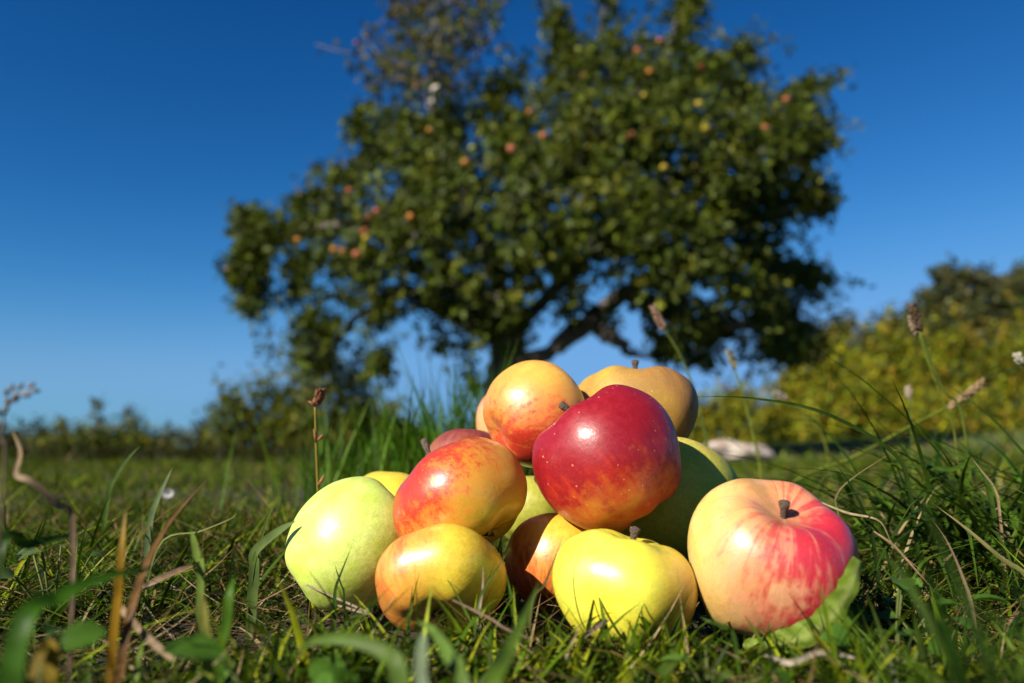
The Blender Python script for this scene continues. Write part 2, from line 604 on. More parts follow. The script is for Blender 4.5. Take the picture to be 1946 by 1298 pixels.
apple(1208, 783, .492, 238, 'brown russet apple with rough dull skin behind the deep red apple',
      dict(base=((.52, .33, .03), (.46, .27, .03)), blush=((.34, .16, .03), (.22, .10, .022)), bdir=(.75, 0, .4), bk=.9, b0=.47, bn=.6, bs=.2, lent=.5, lent_col=(.62, .50, .34), lent_scale=15,
           russet=.7, russet_all=.8, rough=.5, coat=.04, lent_size=1.2, off=4.2), axis=(.02, .06, 1), spin=.7, stem=.0125, stem_r=.0016,
      aspect=.87, cone=.10, dtop=.30, wtop=.56, rib=.05, lump=.03, seed=3.1)
apple(876, 954, .411, 268, 'broad orange red apple with yellow cheek at the middle left of the pile',
      dict(base=((.68, .40, .025), (.60, .40, .03)), blush=((.66, .17, .03), (.46, .035, .012)), bdir=(-.80, -.05, .50), bk=1.4, b0=.56, bn=.75, bs=.25, soft=(.05, 1.0), bf=.7, sk=.5, streak=4.2, lent=.45, lent_col=(.85, .55, .25), rough=.26, coat=.5, off=1.3),
      axis=(-.60, .28, .74), spin=.2, stem=.025, stem_bend=(-.25, .1), stem_r=.0014, calyx=True,
      aspect=.83, cone=.03, dtop=.34, dbot=.30, wbot=.50, rib=.03, lump=.03, seed=4.4)
apple(672, 1034, .425, 238, 'pale green egg shaped apple leaning out at the left end of the pile',
      dict(base=((.50, .66, .09), (.58, .70, .16)), blush=((.45, .55, .06), (.50, .40, .08)), bdir=(.7, .2, .6), bk=.7, b0=.12, bn=.3, bs=.2, lent=.55, lent_col=(.75, .78, .45), lent_scale=18, rough=.33, coat=.3, off=5.0),
      axis=(.74, .30, .58), spin=.2, aspect=1.12, cone=.05, dbot=.10, rib=.008, lump=.015, seed=5.2)
apple(836, 1104, .383, 250, 'yellow orange apple with its dark calyx facing out at the front left',
      dict(base=((.74, .50, .035), (.66, .52, .04)), blush=((.72, .30, .05), (.60, .16, .03)), bdir=(-.9, 0, .1), bk=1.2, b0=.40, bn=.55, bs=.45, streak=4.0, lent=.2, rough=.30, coat=.4, off=6.3,
           patches=(((.12, -.62, -.62), .42, (.30, .24, .02), .45),)),
      axis=(-.12, .58, .72), spin=.5, calyx=True, aspect=.74, cone=.02, dbot=.30, wbot=.5, rib=.04, lump=.03, seed=6.1)
apple(1183, 1119, .369, 272, 'bright yellow ribbed apple with short stem at the front of the pile',
      dict(base=((.78, .71, .05), (.72, .72, .08)), blush=((.70, .44, .05), (.62, .40, .07)), bdir=(.9, -.1, -.2), bk=.9, b0=.24, bn=.5, bs=.35, lent=.15, rough=.26, coat=.45, off=7.7,
           patches=(((.75, -.55, .35), .16, (.60, .42, .13), .5),)),
      axis=(.24, .02, 1), spin=.9, stem=.011, stem_r=.0017, aspect=.84, cone=.11, dtop=.24, wtop=.36, rib=.035, lump=.03, seed=7.3)
apple(1460, 1066, .366, 308, 'large pink and cream striped apple with stem cavity showing at the right end',
      dict(base=((.78, .58, .20), (.76, .52, .13)), blush=((.66, .17, .12), (.50, .022, .04)), bdir=(.76, -.62, -.05), bk=1.5, b0=.55, bn=.45, bs=.5, streak=5.2, soft=(-.1, 1.1), bf=.4, lent=.15, rough=.30, coat=.4, off=8.4, sk=1.2, russet=.5,
           patches=(((-.22, -.02, .93), .13, (.36, .19, .06), .85), ((-.12, -.50, .80), .07, (.34, .22, .08), .6), ((-.05, -.95, -.25), .14, (.52, .38, .18), .5))),
      axis=(.16, -.50, .86), spin=.1, stem=.0115, stem_bend=(-.1, .1), stem_r=.0017, aspect=1.0, cone=.10, dtop=.36, wtop=.42, rib=.035, lump=.03, seed=8.2)
apple(1272, 957, .466, 262, 'green apple shaded by the deep red apple on the right of the pile',
      dict(base=((.34, .42, .03), (.40, .42, .04)), blush=((.62, .38, .15), (.55, .20, .10)), bdir=(.3, .4, .8), bk=1.1, b0=.16, bn=.4, bs=.35, lent=.25, rough=.4, coat=.0, spec=.25, off=9.1),
      axis=(.2, .4, .85), spin=.3, aspect=.97, cone=.12, rib=.02, lump=.02, seed=9.4)
apple(1060, 1074, .426, 204, 'orange apple half in shadow low in the middle behind the front pair',
      dict(base=((.74, .42, .04), (.70, .36, .03)), blush=((.62, .20, .03), (.40, .05, .015)), bdir=(-.6, -.2, -.5), bk=1.2, b0=.40, bn=.6, bs=.4, lent=.2, rough=.3, off=10.6),
      axis=(.3, .5, .8), aspect=.92, rib=.02, lump=.025, seed=10.1)
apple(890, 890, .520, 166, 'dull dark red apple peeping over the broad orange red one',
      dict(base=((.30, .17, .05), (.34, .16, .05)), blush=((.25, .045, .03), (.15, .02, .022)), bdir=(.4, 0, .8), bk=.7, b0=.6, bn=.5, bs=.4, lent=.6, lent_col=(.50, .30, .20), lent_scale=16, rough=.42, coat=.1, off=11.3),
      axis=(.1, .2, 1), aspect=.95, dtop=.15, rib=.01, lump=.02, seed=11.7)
apple(987, 806, .560, 166, 'pale peach apple showing as a sliver behind the small orange one',
      dict(base=((.70, .42, .16), (.72, .46, .14)), blush=((.62, .22, .12), (.55, .15, .08)), bdir=(-.5, 0, .7), bk=.6, b0=.35, bn=.5, bs=.3, lent=.2, rough=.35, off=12.9),
      axis=(.1, .3, .95), aspect=.95, dtop=.15, rib=.01, seed=12.0)
apple(742, 984, .520, 182, 'bright yellow apple showing as a sliver behind the pale green one',
      dict(base=((.74, .56, .04), (.70, .58, .04)), blush=((.62, .50, .05), (.60, .44, .05)), b0=.2, lent=.2, rough=.3, off=13.3),
      axis=(.2, .4, .9), aspect=.96, dtop=.12, rib=.02, seed=13.0)
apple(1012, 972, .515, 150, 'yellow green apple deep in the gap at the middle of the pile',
      dict(base=((.38, .38, .05), (.34, .35, .04)), blush=((.34, .33, .05), (.30, .28, .04)), b0=.2, lent=.2, rough=.3, off=14.3),  # skin colour darkened to stand in for the shade inside the gap
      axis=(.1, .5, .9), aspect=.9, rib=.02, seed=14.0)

# ------------------------------------------------------------------ grass that nobody could count
AC = np.array([(c.x, c.y, c.z) for c, r in APPLES])
AR = np.array([r for c, r in APPLES])


def clear_of_apples(x, y, h, k=.82):
    ok = np.ones(len(x), bool)
    for (cx, cy, cz), r in zip(AC, AR):
        low = cz - r < .04
        d = np.hypot(x - cx, y - cy)
        if low: ok &= d > r * k
        else: ok &= d > r * .6
    return ok


def wedge(n, y0, y1, margin, power=1.0):
    y = (y0 ** (1 + power) + rng.random(n) * (y1 ** (1 + power) - y0 ** (1 + power))) ** (1 / (1 + power))
    half = .66 * y + margin
    x = rng.uniform(-1, 1, n) * half
    return x, y


def fbm(x, y, s, o=0.0):
    return (np.sin(x * s + 1.7 * np.sin(y * s * .8 + o) + o) + np.sin(y * s * 1.3 + 1.3 * np.sin(x * s * .9 - o) + 2 * o)) * .25 + .5


def grass_patch(name, n, y0, y1, margin, hrange, wrange, pal, probs, rows, lean=(.1, .9), bend=(.2, 1.6), hfun=None, label=None, power=1.0, k=.9, tip=None):
    x, y = wedge(n, y0, y1, margin, power)
    h = rng.uniform(hrange[0], hrange[1], n) * rng.uniform(.6, 1.0, n)
    if hfun is not None: h = h * hfun(x, y)
    ok = clear_of_apples(x, y, h, k) & (h > .004)
    x, y, h = x[ok], y[ok], h[ok]
    n = len(x)
    w = rng.uniform(wrange[0], wrange[1], n)
    base = np.stack([x, y, ground_z(x, y) - .002], 1)
    V, q, C = blades_data(base, rng.uniform(0, 2 * math.pi, n), h, w, rng.uniform(lean[0], lean[1], n), rng.uniform(bend[0], bend[1], n), pick(pal, n, probs), rows)
    o = link(name, np_mesh(name, V, [q], C), M_GRASS)
    tag(o, label, 'grass', kind='stuff')
    return o


def near_h(x, y):
    f = .55 + .75 * fbm(x, y, 21, .4)
    f = f * np.where(y < .36, .95, 1.0)
    f = f * (1 - .35 * np.exp(-((x + .12) / .10) ** 2 - ((y - .38) / .12) ** 2))
    return f


PAL = GREENS + DRY
PG = [.25, .26, .18, .14, .09, .02, .02, .02, .005, .015]
grass_patch('grass', 30000, .125, 1.15, .10, (.018, .056), (.0010, .0028), PAL, PG, 6, k=.82, hfun=near_h, label='short tangled meadow grass around the apple pile')
grass_patch('grass', 12000, .125, .75, .08, (.006, .022), (.0010, .0026), GREENS + DRY, [.18, .18, .1, .2, .06, .08, .06, .08, .03, .03], 4, lean=(.3, 1.4), label='fine moss and low sprouts close to the soil', k=.75)
grass_patch('grass', 60000, 1.1, 5.5, .2, (.025, .065), (.003, .0055), PAL, [.16, .25, .26, .09, .14, .02, .02, .02, .02, .02], 4,
            hfun=lambda x, y: .5 + .9 * fbm(x, y, 4.0, 1.1), label='mown meadow grass stretching back behind the pile')
grass_patch('grass', 70000, 5.3, 26, .6, (.05, .13), (.012, .025), PAL, [.14, .24, .24, .06, .16, .04, .05, .01, .03, .03], 3,
            hfun=lambda x, y: .5 + .8 * fbm(x, y, 1.1, 2.2), label='far meadow grass towards the hedges')


grass_patch('grass', 15000, .95, 4.2, .3, (.06, .24), (.003, .006), PAL, [.22, .26, .20, .12, .08, .02, .02, .04, .02, .02], 6, lean=(.05, .8), bend=(.3, 1.8),
            hfun=lambda x, y: np.clip(1.9 * fbm(x, y, 2.6, .7) - .85, 0, 1.1) * np.clip((y - .5) / 2.0, .30, 1) * np.where((np.abs(x - .1) < .35 * y) & (y < 3), .6, 1), label='rough uneven tussocks of longer grass in the meadow')
grass_patch('grass', 22000, 4.2, 8.0, .6, (.08, .22), (.006, .012), [(.016, .020, .004), (.028, .026, .005), (.045, .035, .007), (.03, .04, .006)], None, 4, lean=(.0, .6), bend=(.2, 1.2),
            hfun=lambda x, y: np.clip(.45 + .6 * fbm(x, y, 1.1, .3), 0, 1.2) * np.clip((.3 - x) / .9, .0, 1) * np.where(np.abs(x) < 30, 1, 0), label='dark rough grass along the far left of the meadow')


def tangle(name, n, y0, y1, margin, pal, probs, label):
    x, y = wedge(n, y0, y1, margin)
    ok = clear_of_apples(x, y, None, .95) & ~((np.abs(x) < .17) & (y > .20) & (y < .47))
    x, y = x[ok], y[ok]
    n = len(x)
    base = np.stack([x, y, ground_z(x, y) + rng.uniform(.0, .022, n)], 1)
    V, q, C = blades_data(base, rng.uniform(0, 2 * math.pi, n), rng.uniform(.025, .085, n), rng.uniform(.0008, .0024, n), rng.uniform(.7, 1.4, n), rng.uniform(-.2, 1.2, n), pick(pal, n, probs), 7)
    tag(link(name, np_mesh(name, V, [q], C), M_GRASS), label, 'grass', kind='stuff')


tangle('grass', 7000, .15, 1.0, .08, GREENS + DRY, [.2, .2, .14, .2, .06, .04, .04, .06, .02, .04], 'flattened tangled grass lying criss cross around the pile')


def straw(name, n, y0, y1, margin, label):
    x, y = wedge(n, y0, y1, margin)
    ok = clear_of_apples(x, y, None, .9)
    x, y = x[ok], y[ok]
    n = len(x)
    base = np.stack([x, y, ground_z(x, y) + rng.uniform(.001, .018, n)], 1)
    V, q, C = blades_data(base, rng.uniform(0, 2 * math.pi, n), rng.uniform(.012, .06, n), rng.uniform(.0006, .0018, n), rng.uniform(1.15, 1.7, n), rng.uniform(-.5, .6, n), pick(DRY, n), 4)
    tag(link(name, np_mesh(name, V, [q], C), M_STRAW), label, 'dry grass', kind='stuff')


grass_patch('grass', 5200, .14, .335, .03, (.030, .062), (.002, .0044), GREENS, [.18, .26, .26, .12, .18], 7, lean=(.1, .8), bend=(.3, 1.7),
            hfun=lambda x, y: (.55 + .6 * fbm(x, y, 26, 2.0)) * np.where(x < -.09, .72, 1.0) * np.where(x > .16, .8, 1.0), label='taller blurred grass close before the apple pile')
straw('straw', 8000, .14, 1.0, .08, 'dry tan straw matted between the green blades')
straw('straw', 5000, 1.0, 4.0, .2, 'scattered dry straw in the mown meadow behind')


# ------------------------------------------------------------------ single blades, stalks and tufts one can point at
def ribbon(pile, P, w, c0, c1=None, n=22, twist=.3, fold=.22, tipk=2.0, facing=(0, -1, .35)):
    path = catmull(P, n)
    T = np.gradient(path, axis=0)
    T /= np.linalg.norm(T, axis=1)[:, None]
    f = np.array(facing, float)
    V, C = [], []
    c0 = np.array(c0)
    c1 = c0 if c1 is None else np.array(c1)
    for i in range(n):
        t = i / (n - 1)
        s = np.cross(T[i], f)
        s /= np.linalg.norm(s) + 1e-9
        nr = np.cross(s, T[i])
        a = twist * (t - .3)
        s2 = s * math.cos(a) + nr * math.sin(a)
        n2 = np.cross(s2, T[i])
        ww = w * max(.02, 1 - t ** tipk) * (.6 + .4 * min(1, t * 5))
        V += [path[i] - s2 * ww / 2 + n2 * ww * fold, path[i], path[i] + s2 * ww / 2 + n2 * ww * fold]
        C += [c0 * (1 - t) + c1 * t] * 3
    q = []
    for i in range(n - 1):
        o = i * 3
        q += [(o, o + 1, o + 4, o + 3), (o + 1, o + 2, o + 5, o + 4)]
    pile.add(np.array(V), q, None, np.array(C))


def pxpath(pts, root=True):
    P = [at(*p) for p in pts]
    if root:
        b = P[0]
        gz = float(ground_z(b.x, b.y)) - .003
        if b.z - gz > .004:
            d = P[1] - P[0]
            k = min(1.0, abs(b.z - gz) / max(.01, abs(d.z))) if d.z > 0 else .3
            P.insert(0, Vector((b.x - d.x * .4 * k, b.y - d.y * .4 * k, gz)))
    return [tuple(p) for p in P]


def blade(pts, w, c0, label, c1=None, cat='grass blade', name='long_grass', group='single blades of grass', mat=None, root=True, **kw):
    p = Pile()
    k_ = .62
    c0 = tuple(v * k_ for v in c0)
    c1 = None if c1 is None else tuple(v * k_ for v in c1)
    ribbon(p, pxpath(pts, root), w * .88, c0, c1, **kw)
    o = link(name, p.mesh(name), mat or M_GRASS)
    return tag(o, label, cat, group)


def seed_head(path, r, c, n=60, sub=.0016, seedlen=.004):
    p = Pile()
    path = np.array(path)
    m = len(path)
    pos = []
    for k in range(n):
        t = (k + rng.random()) / n
        i = min(int(t * (m - 1)), m - 2)
        base = path[i] + (path[i + 1] - path[i]) * (t * (m - 1) - i)
        a = rng.uniform(0, 2 * math.pi)
        tg = path[i + 1] - path[i]
        tg = tg / np.linalg.norm(tg)
        u = np.cross(tg, [0.3, .9, .2])
        u /= np.linalg.norm(u)
        v = np.cross(tg, u)
        rad = .7 * r * math.sin(math.pi * (.12 + .83 * t)) ** .6
        od = u * math.cos(a) + v * math.sin(a)
        d = tg * .8 + od * .6
        d /= np.linalg.norm(d)
        s0 = base + od * rad * .35
        cc = np.array(c) * rng.uniform(.45, .8)
        p.tube([s0, s0 + d * seedlen * .5, s0 + d * seedlen], [sub * .5, sub, sub * .15], 5, np.clip(cc, 0, 1))
    return p


def stalk(pts, r0, r1, c, label, head=None, name='seeding_grass', cat='grass stalk', group='tall stalks', headc=(.30, .19, .10), headr=.003, headn=60, seedlen=.004, sub=.0015, c1=None):
    P = catmull(pxpath(pts), 26)
    r0, r1 = r0 * .62, r1 * .7
    p = Pile()
    p.tube(P, np.linspace(r0, r1, 26), 6, tuple(v * .7 for v in c))
    o = link(name, p.mesh(name), M_GRASS)
    tag(o, label, cat, group)
    if head:
        hp = catmull([at(*q) for q in head], 10)
        link('seed_head', seed_head(hp, headr, headc, headn, sub, seedlen).mesh('seed_head'), M_STRAW, o)
    return o


G1, G2, G3, YG, TAN, RUST = (.05, .10, .012), (.09, .17, .02), (.14, .24, .03), (.30, .36, .04), (.42, .30, .17), (.26, .12, .04)
# right of the pile
blade([(1728, 935, .47), (1690, 855, .47), (1560, 783, .46), (1430, 757, .45), (1318, 753, .44)], .0036, (.045, .09, .012), 'long dark green blade arching left over to the brown russet apple', (.09, .16, .02), twist=.7)
blade([(1662, 1050, .44), (1640, 970, .44), (1612, 915, .44), (1592, 886, .44)], .0028, (.03, .065, .01), 'short dark upright blade right behind the pink striped apple')
blade([(1595, 1000, .47), (1588, 945, .47), (1625, 905, .47), (1718, 846, .48)], .0016, (.20, .24, .05), 'thin pale blade bending right beside the pink striped apple', TAN)
blade([(1870, 905, .50), (1800, 893, .50), (1730, 884, .50), (1668, 879, .50)], .0042, G2, 'flat mid green blade lying level to the right of the pile')
stalk([(1500, 925, .75), (1620, 870, .75), (1730, 810, .75), (1800, 775, .75)], .0030, .0018, (.20, .26, .03), 'leaning green stalk with tan foxtail head on the right', head=[(1800, 775, .75), (1835, 752, .75), (1866, 728, .75)], headr=.0035, headn=90, headc=(.42, .29, .15), seedlen=.006)
stalk([(1830, 800, .62), (1795, 745, .62), (1770, 690, .62), (1747, 630, .62)], .0016, .0011, (.16, .22, .03), 'taller plantain stalk with dark bristly head on the right', head=[(1748, 632, .62), (1742, 605, .62), (1735, 583, .62)], headr=.004, headn=70, headc=(.13, .08, .045), name='plantain', cat='plantain')
stalk([(1815, 830, .64), (1795, 770, .64), (1768, 700, .64), (1746, 635, .64)], .0016, .0011, (.20, .26, .03), 'shorter plantain stalk with tan head beside the taller one', head=[(1747, 637, .64), (1738, 622, .64), (1733, 605, .64)], headr=.0045, headn=50, headc=(.40, .30, .20), name='plantain', cat='plantain')
stalk([(1348, 890, .80), (1335, 800, .80), (1300, 690, .80), (1262, 625, .80)], .0030, .0012, (.17, .24, .04), 'slender stalk rising behind the brown russet apple with tan tip', head=[(1264, 628, .80), (1252, 607, .80), (1243, 585, .80)], headr=.003, headn=60, headc=(.46, .29, .20), seedlen=.006)
stalk([(1446, 900, .85), (1430, 820, .85), (1410, 745, .85), (1393, 690, .85)], .0030, .0012, (.26, .32, .04), 'upright yellow green stalk in front of the white stone', head=[(1397, 704, .85), (1392, 686, .85), (1386, 670, .85)], headr=.002, headn=30, headc=(.38, .36, .20), seedlen=.006)
stalk([(1570, 850, 1.0), (1540, 800, 1.0), (1515, 775, 1.0), (1490, 757, 1.0)], .0028, .0014, (.22, .26, .04), 'drooping weed with pale flower head left of the leaning stalk', head=[(1496, 760, 1.0), (1485, 752, 1.0), (1472, 746, 1.0)], headr=.006, headn=40, headc=(.62, .52, .42), name='wildflower', cat='wildflower')
stalk([(1736, 900, .95), (1734, 850, .95), (1732, 800, .95), (1727, 755, .95)], .0022, .0014, (.20, .28, .05), 'straight weed with round pale flower head on the right', head=[(1728, 758, .95), (1727, 748, .95), (1726, 736, .95)], headr=.006, headn=40, headc=(.60, .50, .38), name='wildflower', cat='wildflower')
stalk([(1990, 780, .60), (1965, 730, .60), (1948, 700, .60), (1938, 684, .60)], .0018, .0012, (.10, .12, .04), 'weed with white bud leaning in at the right picture edge', head=[(1944, 692, .60), (1938, 684, .60), (1934, 676, .60)], headr=.004, headn=40, headc=(.60, .56, .42), name='wildflower', cat='wildflower')
blade([(1660, 1010, .42), (1700, 1040, .40), (1745, 1090, .38), (1790, 1140, .36)], .0022, TAN, 'tan straw lying down the slope right of the pink striped apple', (.36, .24, .13), root=False, name='dry_straw', cat='straw', group='single straws', mat=M_STRAW)
blade([(1560, 955, .45), (1610, 975, .44), (1670, 990, .43), (1700, 1040, .41), (1770, 1100, .39)], .0016, (.46, .36, .20), 'thin curved straw reaching to the pink striped apple', (.36, .24, .13), root=False, name='dry_straw', cat='straw', group='single straws', mat=M_STRAW)
blade([(1960, 1115, .36), (1900, 1060, .37), (1830, 1000, .38), (1770, 955, .40)], .0032, (.20, .24, .04), 'olive blade running up from the right edge', (.36, .28, .12))
blade([(1850, 1170, .34), (1830, 1100, .35), (1800, 1030, .37), (1770, 985, .39)], .0020, (.34, .24, .14), 'brown straw standing slanted near the right edge', name='dry_straw', cat='straw', group='single straws', mat=M_STRAW)
blade([(1900, 985, .48), (1890, 930, .48), (1865, 895, .48), (1845, 868, .48)], .0022, (.46, .32, .16), 'curled tan blade tip at the right tussock', (.5, .38, .22), name='dry_straw', cat='straw', group='single straws', mat=M_STRAW)

# left of the pile
st = stalk([(603, 1000, .50), (604, 930, .50), (601, 850, .50), (599, 770, .50)], .0015, .0012, (.36, .30, .05), 'upright yellow weed stem with rusty bud behind the pale green apple', head=[(600, 772, .50), (602, 762, .50), (606, 748, .50)], headr=.0022, headn=14, headc=(.30, .12, .06), name='dried_weed', cat='weed', seedlen=.006, sub=.0018)
p = Pile()
for (a, b_) in (((602, 925), (617, 902)), ((601, 838), (614, 826)), ((600, 842), (596, 815)), ((600, 772), (586, 762))):
    A, B = at(a[0], a[1], .50), at(b_[0], b_[1], .497)
    p.tube([tuple(A), tuple((A + B) / 2 + Vector((0.0006, 0, 0))), tuple(B)], [.0006, .0013, .0003], 6, (.32, .15, .07))
link('bract', p.mesh('bract'), M_STRAW, st)
blade([(484, 1085, .41), (486, 1050, .41), (520, 1018, .405), (562, 990, .40)], .0058, (.13, .21, .05), 'broad cut blade pointing up against the pale green apple', (.19, .27, .09), tipk=9)
blade([(478, 1092, .41), (495, 1030, .41), (515, 970, .41), (535, 944, .41)], .0026, G3, 'narrow bent blade beside the broad cut one', (.10, .16, .03))
blade([(636, 1165, .365), (638, 1120, .365), (652, 1080, .365), (670, 1034, .365)], .0022, (.06, .12, .02), 'small dark blade standing before the pale green apple')
blade([(655, 1140, .362), (648, 1110, .362), (640, 1085, .362), (636, 1073, .362)], .0012, (.05, .10, .015), 'tiny thin blade before the pale green apple')
blade([(640, 1150, .37), (700, 1165, .36), (580, 1110, .40), (548, 1095, .41)], .0014, (.40, .32, .22), 'thin straw across the foot of the pale green apple', root=False, name='dry_straw', cat='straw', group='single straws', mat=M_STRAW)
blade([(215, 1235, .27), (225, 1140, .27), (232, 1050, .27), (240, 965, .275)], .0036, (.36, .19, .015), 'upright orange brown blade on the left, out of focus', (.42, .26, .015), tipk=5)
blade([(235, 1240, .27), (262, 1120, .28), (300, 1030, .30), (345, 965, .32), (400, 905, .33)], .0038, (.26, .13, .035), 'rusty dry blade leaning right on the left side', (.28, .15, .07))
blade([(395, 1270, .25), (392, 1215, .25), (388, 1170, .25), (386, 1128, .25)], .0040, (.30, .42, .05), 'bright yellow green stub standing on the lower left', (.45, .42, .10), tipk=8)
blade([(420, 1245, .26), (432, 1190, .26), (437, 1130, .26), (447, 1095, .265)], .0042, (.10, .22, .02), 'green blade next to the bright yellow green stub', tipk=5)
blade([(382, 1095, .31), (376, 1060, .31), (370, 1030, .31), (364, 1008, .31)], .0034, (.28, .42, .08), 'pale lime blade tip standing in the left grass', tipk=6)
blade([(40, 1210, .20), (110, 1140, .21), (200, 1098, .22), (312, 1076, .235)], .0070, (.07, .20, .012), 'wide blurred blade slanting across the lower left', twist=.2)
blade([(0, 1050, .26), (60, 1035, .27), (130, 1020, .28), (190, 1015, .30)], .0055, (.06, .14, .015), 'blurred level blade at the left picture edge')
blade([(140, 1010, .27), (110, 960, .265), (60, 915, .26), (32, 902, .26), (40, 860, .26), (22, 815, .26)], .0023, (.20, .13, .09), 'bent tan stalk kinked near the left edge', (.50, .36, .22), name='dry_straw', cat='straw', group='single straws', mat=M_STRAW, tipk=6)
blade([(285, 1000, .50), (300, 950, .50), (318, 910, .50), (328, 888, .50)], .0050, (.16, .24, .10), 'pale silvery blade standing in the left grass', (.28, .36, .18))
blade([(205, 950, .60), (225, 900, .60), (250, 865, .60), (268, 846, .60)], .0048, (.10, .18, .03), 'dull green blade leaning right in the left grass')
blade([(100, 1265, .22), (85, 1240, .22), (60, 1300, .2)], .0050, (.38, .28, .04), 'ochre blade stub at the lower left corner', tipk=8)
blade([(330, 1255, .27), (285, 1215, .275), (243, 1170, .28), (205, 1120, .285)], .0028, (.36, .25, .14), 'pale tan straw lying crosswise on the lower left', root=False, name='dry_straw', cat='straw', group='single straws', mat=M_STRAW, tipk=8)
blade([(270, 1116, .36), (305, 1100, .362), (340, 1085, .366), (368, 1076, .37)], .0032, (.36, .24, .14), 'short broad straw among the dark thatch on the left', root=False, name='dry_straw', cat='straw', group='single straws', mat=M_STRAW, tipk=8)
blade([(300, 1040, .40), (380, 1010, .40), (440, 985, .40), (450, 970, .40)], .0012, (.26, .30, .08), 'hair thin pale blade among the left thatch')
# before the pile
blade([(930, 1330, .205), (965, 1240, .22), (1000, 1165, .24), (1025, 1105, .27)], .0056, (.17, .30, .035), 'bright blurred blade rising before the middle gap of the pile', twist=.15)
blade([(1010, 1150, .33), (1035, 1110, .335), (1055, 1060, .34), (1072, 1010, .345)], .0014, (.16, .17, .05), 'thin dark blade crossing the gap left of the yellow apple')
blade([(905, 1165, .33), (925, 1110, .335), (945, 1080, .34), (970, 1040, .35)], .0015, (.14, .20, .04), 'thin blade leaning across the front left apple')
blade([(912, 1160, .335), (916, 1130, .335), (918, 1100, .335), (918, 1073, .335)], .0013, (.50, .42, .30), 'pale straw tip upright before the front left apple', name='dry_straw', cat='straw', group='single straws', mat=M_STRAW)
blade([(760, 1298, .22), (730, 1240, .225), (660, 1215, .23), (590, 1220, .235), (560, 1250, .24)], .0060, (.14, .24, .04), 'arched blurred blade at the bottom left of the front')
blade([(880, 1320, .21), (850, 1240, .225), (820, 1195, .24), (790, 1180, .25)], .0052, (.20, .34, .06), 'blurred pale blade bending left before the front left apple')
blade([(1395, 1215, .30), (1370, 1190, .30), (1345, 1180, .30), (1330, 1172, .305)], .0022, (.08, .16, .02), 'dark green blade tip between the yellow and the pink striped apple')
blade([(1105, 1215, .335), (1122, 1200, .335), (1140, 1188, .335), (1158, 1178, .335)], .0020, (.16, .12, .09), 'grey brown twig end lying against the yellow apple', root=False, name='twig', cat='twig', group='single straws', mat=M_STRAW, tipk=12)
blade([(1455, 1245, .29), (1500, 1260, .28), (1560, 1240, .285), (1630, 1252, .28)], .0022, (.55, .47, .36), 'whitish straw lying under the pink striped apple', root=False, name='dry_straw', cat='straw', group='single straws', mat=M_STRAW, tipk=9)
blade([(860, 1140, .325), (930, 1175, .31), (960, 1195, .305), (1010, 1215, .30)], .0012, (.22, .14, .09), 'brown twig from the front left apple calyx to the right', root=False, name='twig', cat='twig', group='single straws', mat=M_STRAW, tipk=9)
blade([(800, 1330, .20), (800, 1270, .205), (803, 1230, .21), (805, 1200, .215)], .0036, (.32, .42, .24), 'pale shiny blurred blade at the bottom centre', tipk=7)

# a broad leaf tucked under the right apple
p = Pile()
mid = [at(1412, 1226, .336), at(1474, 1226, .326), at(1556, 1196, .324), at(1606, 1136, .328), at(1634, 1066, .338)]
P5 = catmull([tuple(m_) for m_ in mid], 26)
T5 = np.gradient(P5, axis=0)
V5, C5 = [], []
for i in range(26):
    t = i / 25
    wd = .0056 * math.sin(math.pi * (.06 + .80 * t)) ** .6 * (1 + .07 * math.sin(i * 1.9))
    tg = T5[i] / np.linalg.norm(T5[i])
    s = np.cross(tg, [0.25, -.9, .3])
    s /= np.linalg.norm(s)
    nrm = np.cross(s, tg)
    wav = .0009 * math.sin(i * 1.1)
    for k, u in enumerate((-1, -.5, 0, .5, 1)):
        V5.append(P5[i] + s * wd * u * (1.0 if u < 0 else .75) - nrm * (abs(u) ** 1.5 * .0008 + wav * u))
        C5.append(((.15, .24, .02) if (i + abs(k - 2)) % 3 else (.22, .31, .05)) if k != 2 else (.32, .40, .10))
q5 = [(i * 5 + k, i * 5 + k + 1, (i + 1) * 5 + k + 1, (i + 1) * 5 + k) for i in range(25) for k in range(4)]
p.add(np.array(V5), q5, None, np.array(C5))
o = link('fallen_leaf', p.mesh('fallen_leaf'), M_GRASS)
tag(o, 'broad light green leaf curled under the pink striped apple', 'leaf')


# tufts: one thing each, their blades joined
def tuft(px, Y, rx, ry, n, h, w, pal, lean, bend, label, probs=None, rows=9, az=None, group='grass tufts'):
    c = at(px, 900, Y)
    x = c.x + rng.normal(0, rx, n)
    y = Y + rng.normal(0, ry, n)
    ok = clear_of_apples(x, y, None, 1.05)
    x, y = x[ok], y[ok]
    n = len(x)
    base = np.stack([x, y, ground_z(x, y) - .003], 1)
    a = rng.uniform(0, 2 * math.pi, n) if az is None else rng.normal(az, .9, n)
    V, q, C = blades_data(base, a, rng.uniform(h[0], h[1], n), rng.uniform(w[0], w[1], n), rng.uniform(lean[0], lean[1], n), rng.uniform(bend[0], bend[1], n), pick(pal, n, probs), rows, twist=rng.uniform(-.5, .5, n))
    o = link('grass_tuft', np_mesh('grass_tuft', V, [q], C), M_GRASS)
    return tag(o, label, 'grass tuft', group)


